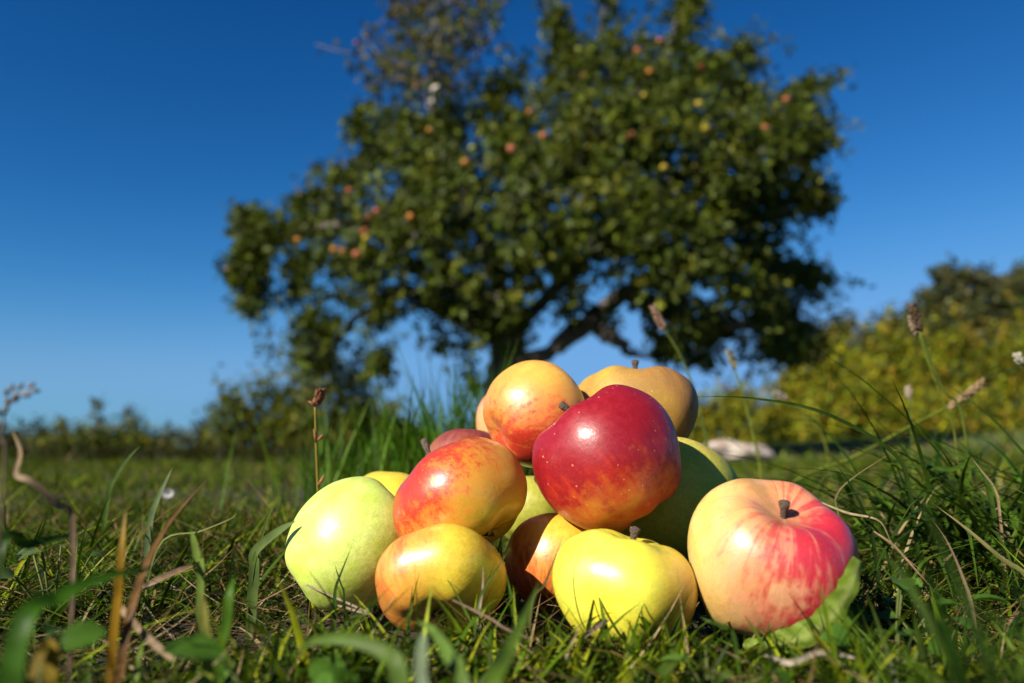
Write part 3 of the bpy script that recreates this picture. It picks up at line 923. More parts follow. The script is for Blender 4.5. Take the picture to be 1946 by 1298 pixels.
DG = [(.020, .048, .006), (.035, .075, .008), (.06, .12, .010), (.10, .17, .016)]
tuft(1885, .56, .040, .05, 420, (.11, .25), (.003, .006), DG, (.05, .6), (.9, 2.5), 'dense dark green tussock of arching blades at the right edge')
tuft(1750, .52, .035, .04, 200, (.06, .15), (.0022, .0042), DG + DRY, (.1, .8), (.6, 2.2), 'looser tussock mixed with straw in front of the dense dark tussock')
tuft(1650, .50, .03, .04, 120, (.04, .10), (.0018, .0034), DG, (.2, .9), (.5, 1.9), 'low tuft right behind the pink striped apple')
tuft(820, 1.05, .075, .10, 600, (.09, .20), (.003, .005), [(.035, .10, .005), (.06, .15, .007), (.10, .21, .010)], (.0, .45), (.1, .9), 'tall bright green grass tuft behind the top left of the pile')
tuft(895, 1.0, .035, .08, 260, (.14, .25), (.003, .005), [(.035, .10, .005), (.06, .15, .007), (.10, .21, .010)], (.0, .3), (.1, .6), 'tallest bright grass tuft close behind the small orange apple')
tuft(420, .62, .10, .06, 240, (.03, .08), (.002, .004), GREENS, (.1, .7), (.3, 1.4), 'low green tuft left of the yellow weed stem')
tuft(120, .50, .08, .07, 330, (.03, .09), (.0020, .0042), DG + GREENS, (.2, .9), (.4, 1.7), 'tangled dark tuft near the left edge')


def shade_tuft(x0, y0, rx, ry, n, h, label):  # tufts added beside the frame so their shadows darken the lower corners
    x, y = rng.normal(x0, rx, n), rng.normal(y0, ry, n)
    base = np.stack([x, y, ground_z(x, y) - .003], 1)
    V, q, C = blades_data(base, rng.uniform(0, 6.28, n), rng.uniform(h * .6, h, n), rng.uniform(.003, .006, n), rng.uniform(0, .4, n), rng.uniform(.2, 1.2, n), pick(DG, n), 8)
    return tag(link('grass_tuft', np_mesh('grass_tuft', V, [q], C), M_GRASS), label, 'grass tuft', 'grass tufts')


shade_tuft(-.43, .07, .065, .03, 950, .25, 'tall dark tuft mostly out of the picture, added to shade the lower left corner')
shade_tuft(.150, .150, .03, .02, 260, .10, 'dark tuft mostly out of the picture, added to shade the lower right corner')


# leafy weeds, each with single leaves
def weed(px, py, Y, n, size, label, pal=((.06, .14, .015), (.08, .18, .02), (.10, .20, .03)), spread=.02):
    c = at(px, py, Y)
    gz = float(ground_z(c.x, c.y))
    root = link('weed_plant', None)
    root.location = (c.x, c.y, gz)
    tag(root, label, 'weed', 'leafy weeds in the grass')
    for k in range(n):
        a = 2 * math.pi * k / n + rng.uniform(-.4, .4)
        ln = size * rng.uniform(.7, 1.15)
        r = spread * rng.uniform(.3, 1)
        tip = np.array([math.cos(a) * r, math.sin(a) * r, max(.006, c.z - gz) * rng.uniform(.6, 1.1)])
        p = Pile()
        p.tube([(0, 0, 0), tuple(tip * .5 + np.array([0, 0, .004])), tuple(tip)], [.0008, .0006, .0005], 5, (.16, .20, .06))
        d = np.array([math.cos(a), math.sin(a), rng.uniform(-.2, .5)])
        up = np.array([0.0, -.3, 1.0]) + rng.normal(0, .25, 3)
        d /= np.linalg.norm(d)
        s = np.cross(d, up)
        s /= np.linalg.norm(s)
        nr = np.cross(s, d)
        nseg = 8
        V, q = [], []
        for i in range(nseg + 1):
            t = i / nseg
            wd = size * .42 * math.sin(math.pi * (.06 + .92 * t)) ** .6 * (1 + .10 * math.cos(i * math.pi))
            ctr = tip + d * ln * t - nr * ln * .25 * t * t
            for u in (-1, -.5, 0, .5, 1):
                V.append(ctr + s * wd * u + nr * wd * .35 * abs(u))
        for i in range(nseg):
            for k2 in range(4):
                q.append((i * 5 + k2, i * 5 + k2 + 1, (i + 1) * 5 + k2 + 1, (i + 1) * 5 + k2))
        p.add(np.array(V), q, None, np.array(pal[k % len(pal)]) * rng.uniform(.8, 1.2))
        link('leaf', p.mesh('leaf'), M_GRASS, root)
    return root


weed(1690, 1105, .36, 6, .012, 'round leaved weed right below the curled leaf')
weed(1700, 1195, .31, 6, .012, 'bright small weed low right of the pink striped apple', spread=.018)
weed(1770, 1140, .35, 5, .013, 'dark weed further right in the matted straw')
weed(1345, 1240, .285, 5, .012, 'small weed before the gap of the yellow and pink apples')
weed(540, 1260, .25, 5, .014, 'blurred weed at the bottom left of the pile')
weed(60, 1230, .22, 5, .010, 'blurred weed in the lower left corner')
weed(110, 1045, .40, 7, .009, 'grey green weed in the left grass', pal=((.10, .15, .06), (.08, .14, .04)))
weed(1560, 1010, .45, 5, .012, 'small toothed weed close behind the pink striped apple')

# a few white specks: daisies in the grass
for px, py, Y, lab in ((321, 937, .75, 'small white flower blurred in the left grass'),):
    c = at(px, py, Y)
    root = link('daisy', None)
    root.location = (c.x, c.y, float(ground_z(c.x, c.y)))
    tag(root, lab, 'flower')
    hz = c.z - root.location.z
    p = Pile()
    p.tube([(0, 0, 0), (.001, 0, hz * .6), (0, 0, hz)], [.0008, .0007, .0006], 5, (.10, .16, .03))
    link('stem', p.mesh('stem'), M_GRASS, root)
    p = Pile()
    for k in range(12):
        a = 2 * math.pi * k / 12
        d = np.array([math.cos(a), -.5, math.sin(a) * .8])
        s = np.array([-math.sin(a), 0, math.cos(a)]) * .0014
        p.add([np.array([0, 0, hz]) + d * .001, np.array([0, 0, hz]) + d * .004 + s, np.array([0, 0, hz]) + d * .0065, np.array([0, 0, hz]) + d * .004 - s], [(0, 1, 2, 3)], None, (.45, .45, .47))
    link('petals', p.mesh('petals'), M_GRASS, root)

# ------------------------------------------------------------------ the white stone
bm = bmesh.new()
bmesh.ops.create_icosphere(bm, subdivisions=4, radius=1)
for v in bm.verts:
    n_ = mnoise.noise(v.co * 1.3 + Vector((3, 1, 2))) * .28 + mnoise.noise(v.co * 3.4) * .09
    v.co = v.co * (1 + n_)
    v.co.z = v.co.z * (.7 + .5 * mnoise.noise(Vector((v.co.x * 1.2, v.co.y, 7.7)))) - .15 * v.co.x
me = bpy.data.meshes.new('stone')
bm.to_mesh(me)
bm.free()
g = Nodes('pale_stone')
tc = g.new('ShaderNodeTexCoord')
n1 = g.noise(tc.outputs['Object'], 2.2, 6, .65)
col = g.mix(g.ramp(n1, .4, .62), (.50, .44, .38), (.25, .18, .15))
b = g.bsdf(col, .85)
bp = g.new('ShaderNodeBump')
bp.inputs['Distance'].default_value = .03
g.put(bp.inputs['Height'], n1)
g.t.links.new(bp.outputs[0], b.inputs['Normal'])
st = link('stone', me, g.finish(b.outputs[0]))
c = at(1400, 850, 5.0)
st.location = (c.x, 5.0, .075)
st.scale = (.19, .15, .095)
tag(st, 'pale pinkish white stone lying in the grass right of the pile', 'stone')

# ------------------------------------------------------------------ the apple tree
TY = 7.0
CROWN = [(545, 500), (530, 470), (560, 400), (600, 372), (655, 352), (640, 322), (690, 292), (678, 232), (702, 205), (740, 185), (790, 215), (850, 210), (905, 165), (945, 118), (962, 100), (985, 120), (1010, 160),
         (1045, 130), (1048, 60), (1062, 22), (1090, 50), (1128, 72), (1140, -30), (1165, -30), (1172, 62), (1210, 82), (1255, 70), (1290, 40), (1276, -10), (1310, -30), (1335, -5), (1312, 20), (1322, 60), (1335, 92), (1400, 105), (1422, 150), (1460, 172),
         (1490, 170), (1545, 158), (1572, 165), (1525, 195), (1560, 232), (1550, 282), (1548, 330), (1572, 382), (1540, 402), (1500, 410), (1470, 440), (1488, 492), (1535, 508), (1578, 530), (1545, 552), (1505, 555), (1515, 610), (1538, 640), (1560, 690), (1480, 690), (1400, 690),
         (1390, 675), (1340, 690), (1290, 690), (1230, 668), (1185, 650), (1140, 610), (1085, 640), (1040, 655), (1000, 690), (960, 700), (935, 735), (890, 735), (850, 670), (800, 630), (745, 660), (738, 705), (690, 722), (640, 715), (575, 690), (570, 650), (590, 612), (600, 575), (555, 565), (535, 540)]
SPRAY = [(460, 420), (490, 408), (535, 432), (545, 455), (515, 470), (505, 515), (495, 560), (482, 590), (468, 585), (474, 545), (448, 520), (458, 470)]
THIN = [(672, 95), (700, 68), (760, 60), (748, 15), (775, -40), (945, -40), (945, 30), (915, 100), (900, 165), (850, 212), (790, 215), (745, 170), (700, 150)]
HOLES = [(1036, 610, 26), (1030, 640, 20), (1012, 660, 12), (1122, 650, 36), (1150, 668, 26), (1192, 600, 20), (1215, 640, 22), (1200, 560, 14), (1130, 600, 18), (1330, 545, 34), (1352, 540, 24), (1365, 590, 14), (1405, 592, 20), (1375, 650, 20), (1300, 590, 18), (1430, 650, 16), (1270, 450, 14), (1260, 620, 18),
         (820, 640, 20), (860, 690, 16), (905, 690, 18), (955, 625, 14), (975, 650, 14), (800, 512, 12), (745, 540, 16), (620, 520, 20), (690, 600, 14), (785, 590, 18), (770, 640, 22), (500, 500, 0), (665, 480, 0), (870, 640, 14), (655, 640, 10), (680, 545, 14), (705, 570, 14), (535, 505, 22), (525, 550, 22), (545, 470, 10), (1500, 330, 18), (1515, 260, 10), (1190, 240, 0), (1505, 610, 8),
         (780, 560, 12), (845, 440, 8), (820, 465, 10), (1030, 560, 10), (830, 600, 12), (1160, 560, 10), (1070, 575, 8), (545, 515, 10)]


def inside(poly, x, y):
    poly = np.array(poly, float)
    res = np.zeros(len(x), bool)
    j = len(poly) - 1
    for i in range(len(poly)):
        xi, yi = poly[i]
        xj, yj = poly[j]
        hit = ((yi > y) != (yj > y)) & (x < (xj - xi) * (y - yi) / (yj - yi + 1e-9) + xi)
        res ^= hit
        j = i
    return res


def edge_dist(poly, x, y):
    poly = np.array(poly, float)
    best = np.full(len(x), 1e9)
    for i in range(len(poly)):
        a, b = poly[i], poly[(i + 1) % len(poly)]
        ab = b - a
        t = np.clip(((x - a[0]) * ab[0] + (y - a[1]) * ab[1]) / (ab @ ab + 1e-9), 0, 1)
        best = np.minimum(best, np.hypot(x - a[0] - t * ab[0], y - a[1] - t * ab[1]))
    return best


def thickness(d):
    return np.minimum(1.75, .16 + .125 * np.sqrt(np.maximum(d, 0)))


def to_world(px, py, Y):
    x, z = (px - PW / 2) / F, (PH / 2 - py) / F
    dy, dz = CP - z * SP, SP + z * CP
    s = Y / dy
    return np.stack([x * s, Y, CAMZ + dz * s], 1)


SHOOTS = [[(1152, 110), (1150, 40), (1143, -25)], [(1305, 90), (1292, 30), (1290, -25)], [(1290, 40), (1330, 5)], [(1480, 190), (1530, 165), (1572, 162)], [(1505, 200), (1560, 235), (1552, 290)], [(1520, 320), (1555, 380), (1540, 400)],
          [(1490, 515), (1530, 515), (1560, 532)], [(1075, 110), (1062, 22)], [(1490, 590), (1525, 625), (1540, 655)], [(700, 210), (690, 240), (705, 270)], [(640, 330), (610, 360), (565, 400)], [(1400, 120), (1415, 95)], [(560, 440), (540, 430), (490, 405), (460, 420)],
          [(480, 440), (470, 500), (445, 520)], [(520, 480), (495, 560), (480, 600)], [(600, 580), (585, 640), (580, 685)], [(730, 660), (735, 700)]]


def crown_points(poly, n, fill_noise=.42, holes=True):
    bb = np.array(poly)
    lo, hi = bb.min(0), bb.max(0)
    px = rng.uniform(lo[0], hi[0], n * 6)
    py = rng.uniform(lo[1], hi[1], n * 6)
    ok = inside(poly, px, py)
    if holes:
        for hx, hy, hr in HOLES:
            if hr: ok &= np.hypot((px - hx) * (.9 + .25 * math.sin(hx)), (py - hy) * (.9 + .25 * math.cos(hy))) > hr * (1.05 if hx < 1250 else .7)
    px, py = px[ok], py[ok]
    d = edge_dist(poly, px, py)
    if holes and len(poly) > 30:
        far = d > 9 + 13 * np.clip((330 - py) / 200, 0, 1)
        px, py, d = px[far], py[far], d[far]
    u = rng.uniform(-1, 1, len(px))
    u = np.sign(u) * np.abs(u) ** .6                       # most twigs near the outside
    Y = TY + u * thickness(d)
    P = to_world(px, py, Y)
    cl = np.array([mnoise.noise(Vector(p) * 2.7 + Vector((4, 2, 9))) + .45 * mnoise.noise(Vector(p) * 5.6) for p in P])
    see = np.array([mnoise.noise(Vector((a_ / 46, b_ / 40, 3.3))) for a_, b_ in zip(px, py)])
    keep = cl > -fill_noise + rng.normal(0, .1, len(P))
    if holes: keep &= ~((px < 1230) & (see > .20 - .16 * np.clip((py - 430) / 120, 0, 1)) & (rng.random(len(P)) < .6 + .35 * np.clip((py - 380) / 150, 0, 1)))
    P = P[keep]
    if len(P) < n: print('crown points short', len(P), n)
    return P[:n]


tree = link('apple_tree', None)
tb = at(955, 850, TY)
tree.location = (tb.x, TY, 0)
tag(tree, 'large leafy apple tree full of fruit standing behind the apple pile', 'tree')


def rel(P):
    return np.asarray(P) - np.array([tree.location.x, tree.location.y, 0.0])


def limb(pts, r0, r1, n=18, wob=.03):
    P = catmull([tuple(at(*p)) if len(p) == 3 else p for p in pts], n)
    P[1:-1] += rng.normal(0, wob, (n - 2, 3)) * .4
    return rel(P), np.linspace(r0, r1, n) * rng.uniform(.92, 1.08, n)


p = Pile()
P, R_ = limb([(955, 868, TY), (950, 800, TY), (955, 730, TY), (965, 655, TY), (960, 600, TY)], .20, .13)
R_[:3] *= [1.45, 1.2, 1.08]
p.tube(P, R_, 14)
link('trunk', p.mesh('trunk'), M_BARK, tree)
LIMBS = [[(960, 690, 7.0), (1010, 682, 6.9), (1070, 655, 6.8), (1130, 612, 6.7), (1200, 560, 6.6), (1290, 500, 6.4)],
         [(1130, 615, 6.7), (1165, 640, 6.6), (1190, 668, 6.5), (1240, 680, 6.4)],
         [(960, 640, 7.0), (920, 590, 6.9), (860, 520, 6.7), (770, 440, 6.8), (650, 425, 7.0), (550, 450, 7.0), (492, 480, 7.0)],
         [(960, 620, 7.0), (990, 520, 7.1), (1040, 380, 7.2), (1110, 200, 7.2), (1150, 0, 7.2)],
         [(965, 600, 7.0), (930, 480, 7.1), (850, 300, 7.1), (820, 200, 7.0), (825, 120, 7.0), (850, 0, 7.0)],
         [(970, 640, 7.0), (1040, 560, 7.4), (1180, 420, 7.7), (1330, 300, 7.8), (1480, 220, 7.7)],
         [(1060, 658, 6.8), (1180, 560, 7.2), (1330, 480, 7.4), (1470, 500, 7.4), (1560, 530, 7.4)],
         [(950, 650, 7.0), (880, 610, 7.3), (780, 560, 7.5), (680, 600, 7.5), (630, 680, 7.4)],
         [(960, 640, 7.0), (900, 620, 6.6), (820, 580, 6.2), (700, 540, 6.0)],
         [(1040, 380, 7.2), (1150, 250, 7.0), (1250, 120, 6.9), (1300, 0, 6.9)],
         [(1290, 500, 6.4), (1380, 440, 6.3), (1500, 390, 6.3)],
         [(1200, 560, 6.6), (1300, 610, 6.5), (1420, 620, 6.6), (1510, 640, 6.7)]]
for L in LIMBS:
    p = Pile()
    P, R_ = limb(L, .085, .014)
    p.tube(P, R_, 9)
    link('limb', p.mesh('limb'), M_BARK, tree)
# bare pale broken stub and thin dead twigs at the top left
p = Pile()
for pts, a_, b_ in (([(818, 205, 6.9), (826, 185, 6.85), (830, 165, 6.85)], .045, .04), ([(822, 330, 6.7), (818, 290, 6.7), (815, 270, 6.75)], .03, .03)):
    P, R_ = limb(pts, a_, b_, 8, .005)
    p = Pile()
    p.tube(P, R_, 8)
    link('broken_branch', p.mesh('broken_branch'), M_DEADWOOD, tree)
for pts in ([(800, 150, 7.0), (740, 118, 6.9), (690, 106, 6.8), (600, 84, 6.8)], [(825, 130, 7.0), (780, 60, 7.0), (740, 10, 7.0)], [(825, 120, 7.0), (880, 60, 7.0), (930, 0, 7.0)], [(790, 130, 7.0), (730, 80, 6.9), (690, 60, 6.8)],
            [(830, 110, 7.0), (820, 40, 7.0), (800, -30, 7.0)], [(840, 150, 7.0), (900, 110, 7.0), (945, 60, 7.0)], [(800, 160, 7.0), (740, 150, 6.9), (690, 170, 6.9)], [(690, 60, 7.0), (715, 100, 7.0), (780, 170, 7.0)],
            [(1500, 240, 7.4), (1530, 180, 7.4), (1572, 160, 7.4)], [(1520, 520, 7.3), (1570, 500, 7.3), (1575, 478, 7.3)], [(560, 400, 6.6), (570, 370, 6.6), (560, 350, 6.6)], [(690, 300, 6.8), (650, 310, 6.8), (625, 312, 6.8)]):
    P, R_ = limb(pts, .016, .005, 14, .02)
    p = Pile()
    p.tube(P, R_, 5)
    link('twig', p.mesh('twig'), M_BARK, tree)


def foliage(centres, per, size, pal, probs, outward_from, twig_len=(.14, .34), droop=.25, mat=M_LEAF, spread=.07):
    n = len(centres)
    out_d = centres - outward_from
    out_d /= np.linalg.norm(out_d, axis=1)[:, None] + 1e-9
    d = out_d * .7 + rng.normal(0, .7, (n, 3))
    d[:, 2] -= droop * rng.random(n)
    d /= np.linalg.norm(d, axis=1)[:, None]
    ln = rng.uniform(*twig_len, n)
    tw = Pile()
    k = np.arange(per)
    pos = centres[:, None, :] + d[:, None, :] * (ln[:, None] * (k[None] + .5) / per)[:, :, None]
    pos = pos + rng.normal(0, spread * .4, pos.shape)
    pos = pos.reshape(-1, 3)
    m = len(pos)
    dd = np.repeat(d, per, axis=0) * .6 + rng.normal(0, .75, (m, 3))
    dd[:, 2] -= .25
    nr = np.repeat(out_d, per, axis=0) * .5 + rng.normal(0, .55, (m, 3)) + np.array([-.15, -.15, .5])
    L = rng.uniform(size[0], size[1], m)
    tint = np.repeat(pick(pal, n, probs, .2), per, axis=0) * rng.uniform(.6, 1.5, (m, 1))
    tw.add(*leaves_data(pos, dd, nr, L, L * rng.uniform(.5, .68, m), tint))
    return tw


TREEG = [(.045, .064, .006), (.065, .085, .007), (.028, .040, .005), (.095, .105, .011), (.062, .080, .022)]
ctr = np.array([.5, TY, 1.9])
C1 = crown_points(CROWN, 7400, .02)
C2 = crown_points(SPRAY, 230, .9)
CS = []
for L in SHOOTS:
    q = catmull([(a_, b_, 0) for a_, b_ in L], 40)
    q = q + rng.normal(0, 7, q.shape)
    CS.append(to_world(q[:, 0], q[:, 1], TY + rng.normal(0, .08, len(q)) - (.5 if L[0][0] < 760 else 0)))
cp = np.array(CROWN, float)
cmid = np.array([1050.0, 400.0])
for k in range(60):
    i = rng.integers(0, len(cp))
    e = cp[i] + (cp[(i + 1) % len(cp)] - cp[i]) * rng.random()
    if e[1] > 640: continue
    dv = (e - cmid) / np.linalg.norm(e - cmid) + rng.normal(0, .5, 2) + np.array([0, -.15])
    L_ = rng.uniform(12, 46)
    m_ = int(L_ / 5)
    q = e[None] - dv * 25 + dv * (np.linspace(0, 1, m_)[:, None] * (L_ + 25)) + rng.normal(0, 4, (m_, 2))
    CS.append(to_world(q[:, 0], q[:, 1], TY + rng.normal(0, .3) + rng.normal(0, .05, m_)))
CS = np.concatenate(CS)
pl = foliage(rel(np.concatenate([C1, C2, CS])), 10, (.044, .076), TREEG, [.28, .28, .2, .14, .1], rel(ctr[None])[0], twig_len=(.08, .2))
cr = link('crown', pl.mesh('crown'), M_LEAF, tree)
cr['kind'] = 'stuff'
C3 = crown_points(THIN, 430, .6, False)
C4 = crown_points([(x_, y_ + 40) for x_, y_ in THIN], 150, .6, False)
pl4 = foliage(rel(C4), 6, (.045, .08), TREEG, None, rel(ctr[None])[0], twig_len=(.08, .2))
cr = link('young_shoots', pl4.mesh('young_shoots'), M_LEAF, tree)
cr['kind'] = 'stuff'
pl = foliage(rel(C3), 5, (.045, .08), [(.055, .058, .012), (.065, .048, .016), (.040, .050, .009), (.085, .068, .022)], None, rel(ctr[None])[0])
cr = link('thin_crown', pl.mesh('thin_crown'), M_LEAF, tree)
cr['kind'] = 'stuff'
cr['label'] = 'sparse browning foliage at the top left'

# fruit still hanging in the tree: every apple is a thing
FRUIT_MESH = {}


def fruit_mesh(kind):
    if kind not in FRUIT_MESH:
        cols = {'salmon': ((.66, .24, .12), (.60, .14, .07)), 'orange': ((.66, .30, .04), (.58, .20, .03)), 'yellow': ((.62, .48, .04), (.56, .42, .03)), 'lime': ((.42, .46, .10), (.40, .44, .07)),
                'red': ((.42, .05, .04), (.30, .02, .03)), 'brown': ((.42, .17, .05), (.34, .12, .04)), 'mauve': ((.50, .18, .20), (.44, .12, .14))}
        me = apple_mesh('apple', .036, aspect=.9, nu=24, nv=16, seed=len(FRUIT_MESH))
        g = Nodes(kind + '_fruit')
        tc = g.new('ShaderNodeTexCoord')
        n_ = g.noise(tc.outputs['Object'], 40, 3)
        c_ = [tuple(v * .46 for v in q) for q in cols[kind]]
        b = g.bsdf(g.mix(g.ramp(n_, .35, .65), *c_), .5)
        b.inputs['Specular IOR Level'].default_value = .25
        me.materials.append(g.finish(b.outputs[0]))
        FRUIT_MESH[kind] = me
    return FRUIT_MESH[kind]


FRUITS = [(462, 468, 'salmon', 'salmon pink apple at the far left tip of the tree, upper of the pair'), (466, 489, 'salmon', 'salmon pink apple at the far left tip of the tree, lower of the pair'),
          (441, 516, 'mauve', 'mauve apple hanging farthest left on the tree'), (491, 550, 'mauve', 'mauve apple low on the left drooping spray of the tree'), (572, 462, 'orange', 'orange apple just right of the left drooping spray'),
          (640, 480, 'orange', 'orange apple, left one of the row of three low on the left'), (657, 483, 'brown', 'brownish apple, middle one of the row of three low on the left'), (683, 489, 'salmon', 'reddish apple, right one of the row of three low on the left'),
          (696, 446, 'salmon', 'pink apple touching a yellow one above the row of three'), (700, 459, 'yellow', 'yellowish apple just under a pink one above the row of three'), (720, 408, 'salmon', 'peach apple on the left side of the crown, highest over the row of three'),
          (704, 421, 'brown', 'brown apple close left below the peach one on the left of the crown'), (784, 419, 'orange', 'orange apple right of the peach one on the left of the crown'), (668, 369, 'salmon', 'peach apple on the upper left shoulder of the crown'),
          (820, 256, 'orange', 'orange apple below the pale broken branch'), (886, 317, 'orange', 'orange apple in the upper middle left of the crown'), (899, 290, 'lime', 'olive yellow apple just above an orange one in the middle left crown'),
          (972, 292, 'salmon', 'peach apple near the centre of the crown, lower left of a pink one'), (1032, 267, 'salmon', 'pink apple near the centre of the crown'), (1007, 222, 'brown', 'brown orange apple below the notch in the tree top'),
          (1208, 106, 'salmon', 'pink apple high in the right tree top, left of the pair'), (1250, 88, 'salmon', 'pink apple high in the right tree top, right of the pair'), (1231, 147, 'orange', 'orange apple below the pink pair in the tree top'),
          (1108, 155, 'brown', 'dull brown apple below the tallest middle shoot of the tree'), (1222, 192, 'yellow', 'dim yellow apple below the orange one in the right tree top'), (1322, 208, 'yellow', 'small yellow apple above the brightest yellow one'),
          (1336, 253, 'yellow', 'brightest yellow apple on the right side of the crown'), (1196, 267, 'brown', 'brown apple left of the pale lime one in the crown'), (1447, 252, 'salmon', 'reddish apple at the right edge of the upper crown'),
          (1487, 198, 'salmon', 'pink apple on the upper right twig against the sky'), (1330, 137, 'red', 'dark red apple in shade at the upper right of the crown'), (1512, 313, 'red', 'dark red apple on the right rim of the crown'),
          (1257, 327, 'yellow', 'yellow apple in the right middle of the crown'), (1232, 257, 'lime', 'pale lime apple in the right upper crown'), (682, 92, 'mauve', 'pinkish apple on the bare top left twigs'),
          (794, 177, 'mauve', 'mauve apple left of the pale broken branch'), (1057, 494, 'lime', 'lime apple low in the middle of the crown')]
fx = np.array([f[0] for f in FRUITS], float)
fy = np.array([f[1] for f in FRUITS], float)
fd = np.where(inside(CROWN, fx, fy), edge_dist(CROWN, fx, fy), 2)
for (px, py, kind, lab), d in zip(FRUITS, fd):
    o = link('apple', fruit_mesh(kind))
    Y = TY - float(thickness(np.array(d))) * .92 + rng.uniform(-.03, .05)
    o.location = at(px, py, Y)
    o.rotation_euler = (rng.uniform(-.4, .4), rng.uniform(-.4, .4), rng.uniform(0, 6))
    s = rng.uniform(.70, .92) * (1.15 if py == 253 else 1)
    o.scale = (s, s, s)
    o.location.y -= .09
    tag(o, lab, 'apple', 'apples hanging in the tree')


# ------------------------------------------------------------------ bushes, hedge and trees behind
def bush(px0, px1, ptop, Y, label, pal, name='bush', cat='bush', n=420, per=9, size=(.05, .10), group='bushes behind the meadow', depth=None, lumps=5, seed=0, twigs=True, mat=None, fill=.9):
    r = np.random.default_rng(seed + 100)
    a, b = at(px0, 850, Y), at(px1, 850, Y)
    top = at((px0 + px1) / 2, ptop, Y).z
    cx, w = (a.x + b.x) / 2, (b.x - a.x)
    dep = depth or w * .4
    root = link(name, None)
    root.location = (cx, Y, 0)
    tag(root, label, cat, group)
    cs = []
    st = Pile()
    for k in range(lumps):
        u = (k + .5) / lumps * 2 - 1
        hx = u * w * .42 + r.normal(0, w * .04)
        hh = top * (1 - .38 * abs(u) ** 1.7) * r.uniform(.82, 1.04)
        rx = w / lumps * r.uniform(.7, 1.0)
        m = int(n / lumps)
        v = r.normal(0, 1, (m, 3))
        v /= np.linalg.norm(v, axis=1)[:, None]
        v *= (r.random(m) ** .45)[:, None]
        c = v * np.array([rx, dep * .6, hh * .5]) + np.array([hx, r.normal(0, dep * .3), hh * .5])
        cs.append(c)
        for j in range(3):
            e = c[r.integers(0, m)]
            st.tube(catmull([(hx * .6 + r.normal(0, .05), 0, -.02), ((hx + e[0]) * .45, e[1] * .4, e[2] * .5), tuple(e)], 8), np.linspace(.028, .006, 8), 5)
        # loose shoots above the outline
        for j in range(2):
            tip = np.array([hx + r.normal(0, rx * .5), r.normal(0, dep * .3), hh * r.uniform(1.0, 1.16)])
            s = np.linspace(.75, 1, 6)[:, None] * tip
            cs.append(s)
    cs = np.concatenate(cs)
    cs = cs[cs[:, 2] > .02]
    link('stems', st.mesh('stems'), M_BARK, root)
    f = foliage(cs, per, size, pal, None, np.array([0, 0, top * .3]), twig_len=(.1, .28 + .02 * Y), droop=.0, spread=.09)
    fo = link('foliage', f.mesh('foliage'), mat or M_BUSH, root)
    fo['kind'] = 'stuff'
    return root


OLIVE = [(.165, .185, .008), (.235, .235, .009), (.11, .14, .008), (.22, .16, .011), (.04, .06, .007)]
DARK = [(.05, .06, .02), (.065, .075, .024), (.035, .045, .018), (.085, .08, .025)]
MIXB = [(.095, .11, .008), (.06, .085, .008), (.13, .12, .011), (.035, .05, .007)]
bush(1480, 1680, 668, 15.5, 'yellow green bush to the right of the apple tree foot', OLIVE, seed=1, n=840, size=(0.068, 0.128))
bush(1600, 1810, 600, 17.5, 'tall yellow green bush in the middle of the right thicket', OLIVE, seed=2, n=1200, size=(0.075, 0.143))
bush(1740, 1960, 612, 16.0, 'broad olive bush below the far trees on the right', OLIVE, seed=3, n=1200, size=(0.068, 0.135))
bush(1860, 2140, 575, 18.0, 'olive bush running out of the right picture edge', OLIVE, seed=4, n=1200, size=(0.075, 0.143))
bush(1320, 1490, 742, 14.5, 'low yellow green bush behind the white stone', OLIVE, seed=5, n=630, size=(0.060, 0.120))
bush(1520, 1720, 735, 14.0, 'small light green bush at the foot of the right thicket', OLIVE, seed=6, n=630, size=(0.060, 0.120))
bush(1740, 2010, 725, 14.2, 'low spreading bush at the lower right of the thicket', OLIVE, seed=7, n=840, size=(0.060, 0.120))
bush(395, 570, 722, 8.6, 'loose green brown bush left of the apple tree', MIXB, seed=8, n=300, size=(.04, .08))
bush(520, 710, 676, 8.2, 'taller green brown bush under the left boughs of the tree', MIXB, seed=9, n=420, size=(.04, .08))
bush(640, 790, 782, 9.5, 'low dark bush between the tall bush and the pile', MIXB, seed=10, n=260)
bush(90, 290, 838, 10.5, 'low reddish green scrub at the far left', MIXB, seed=11, n=260, lumps=7)


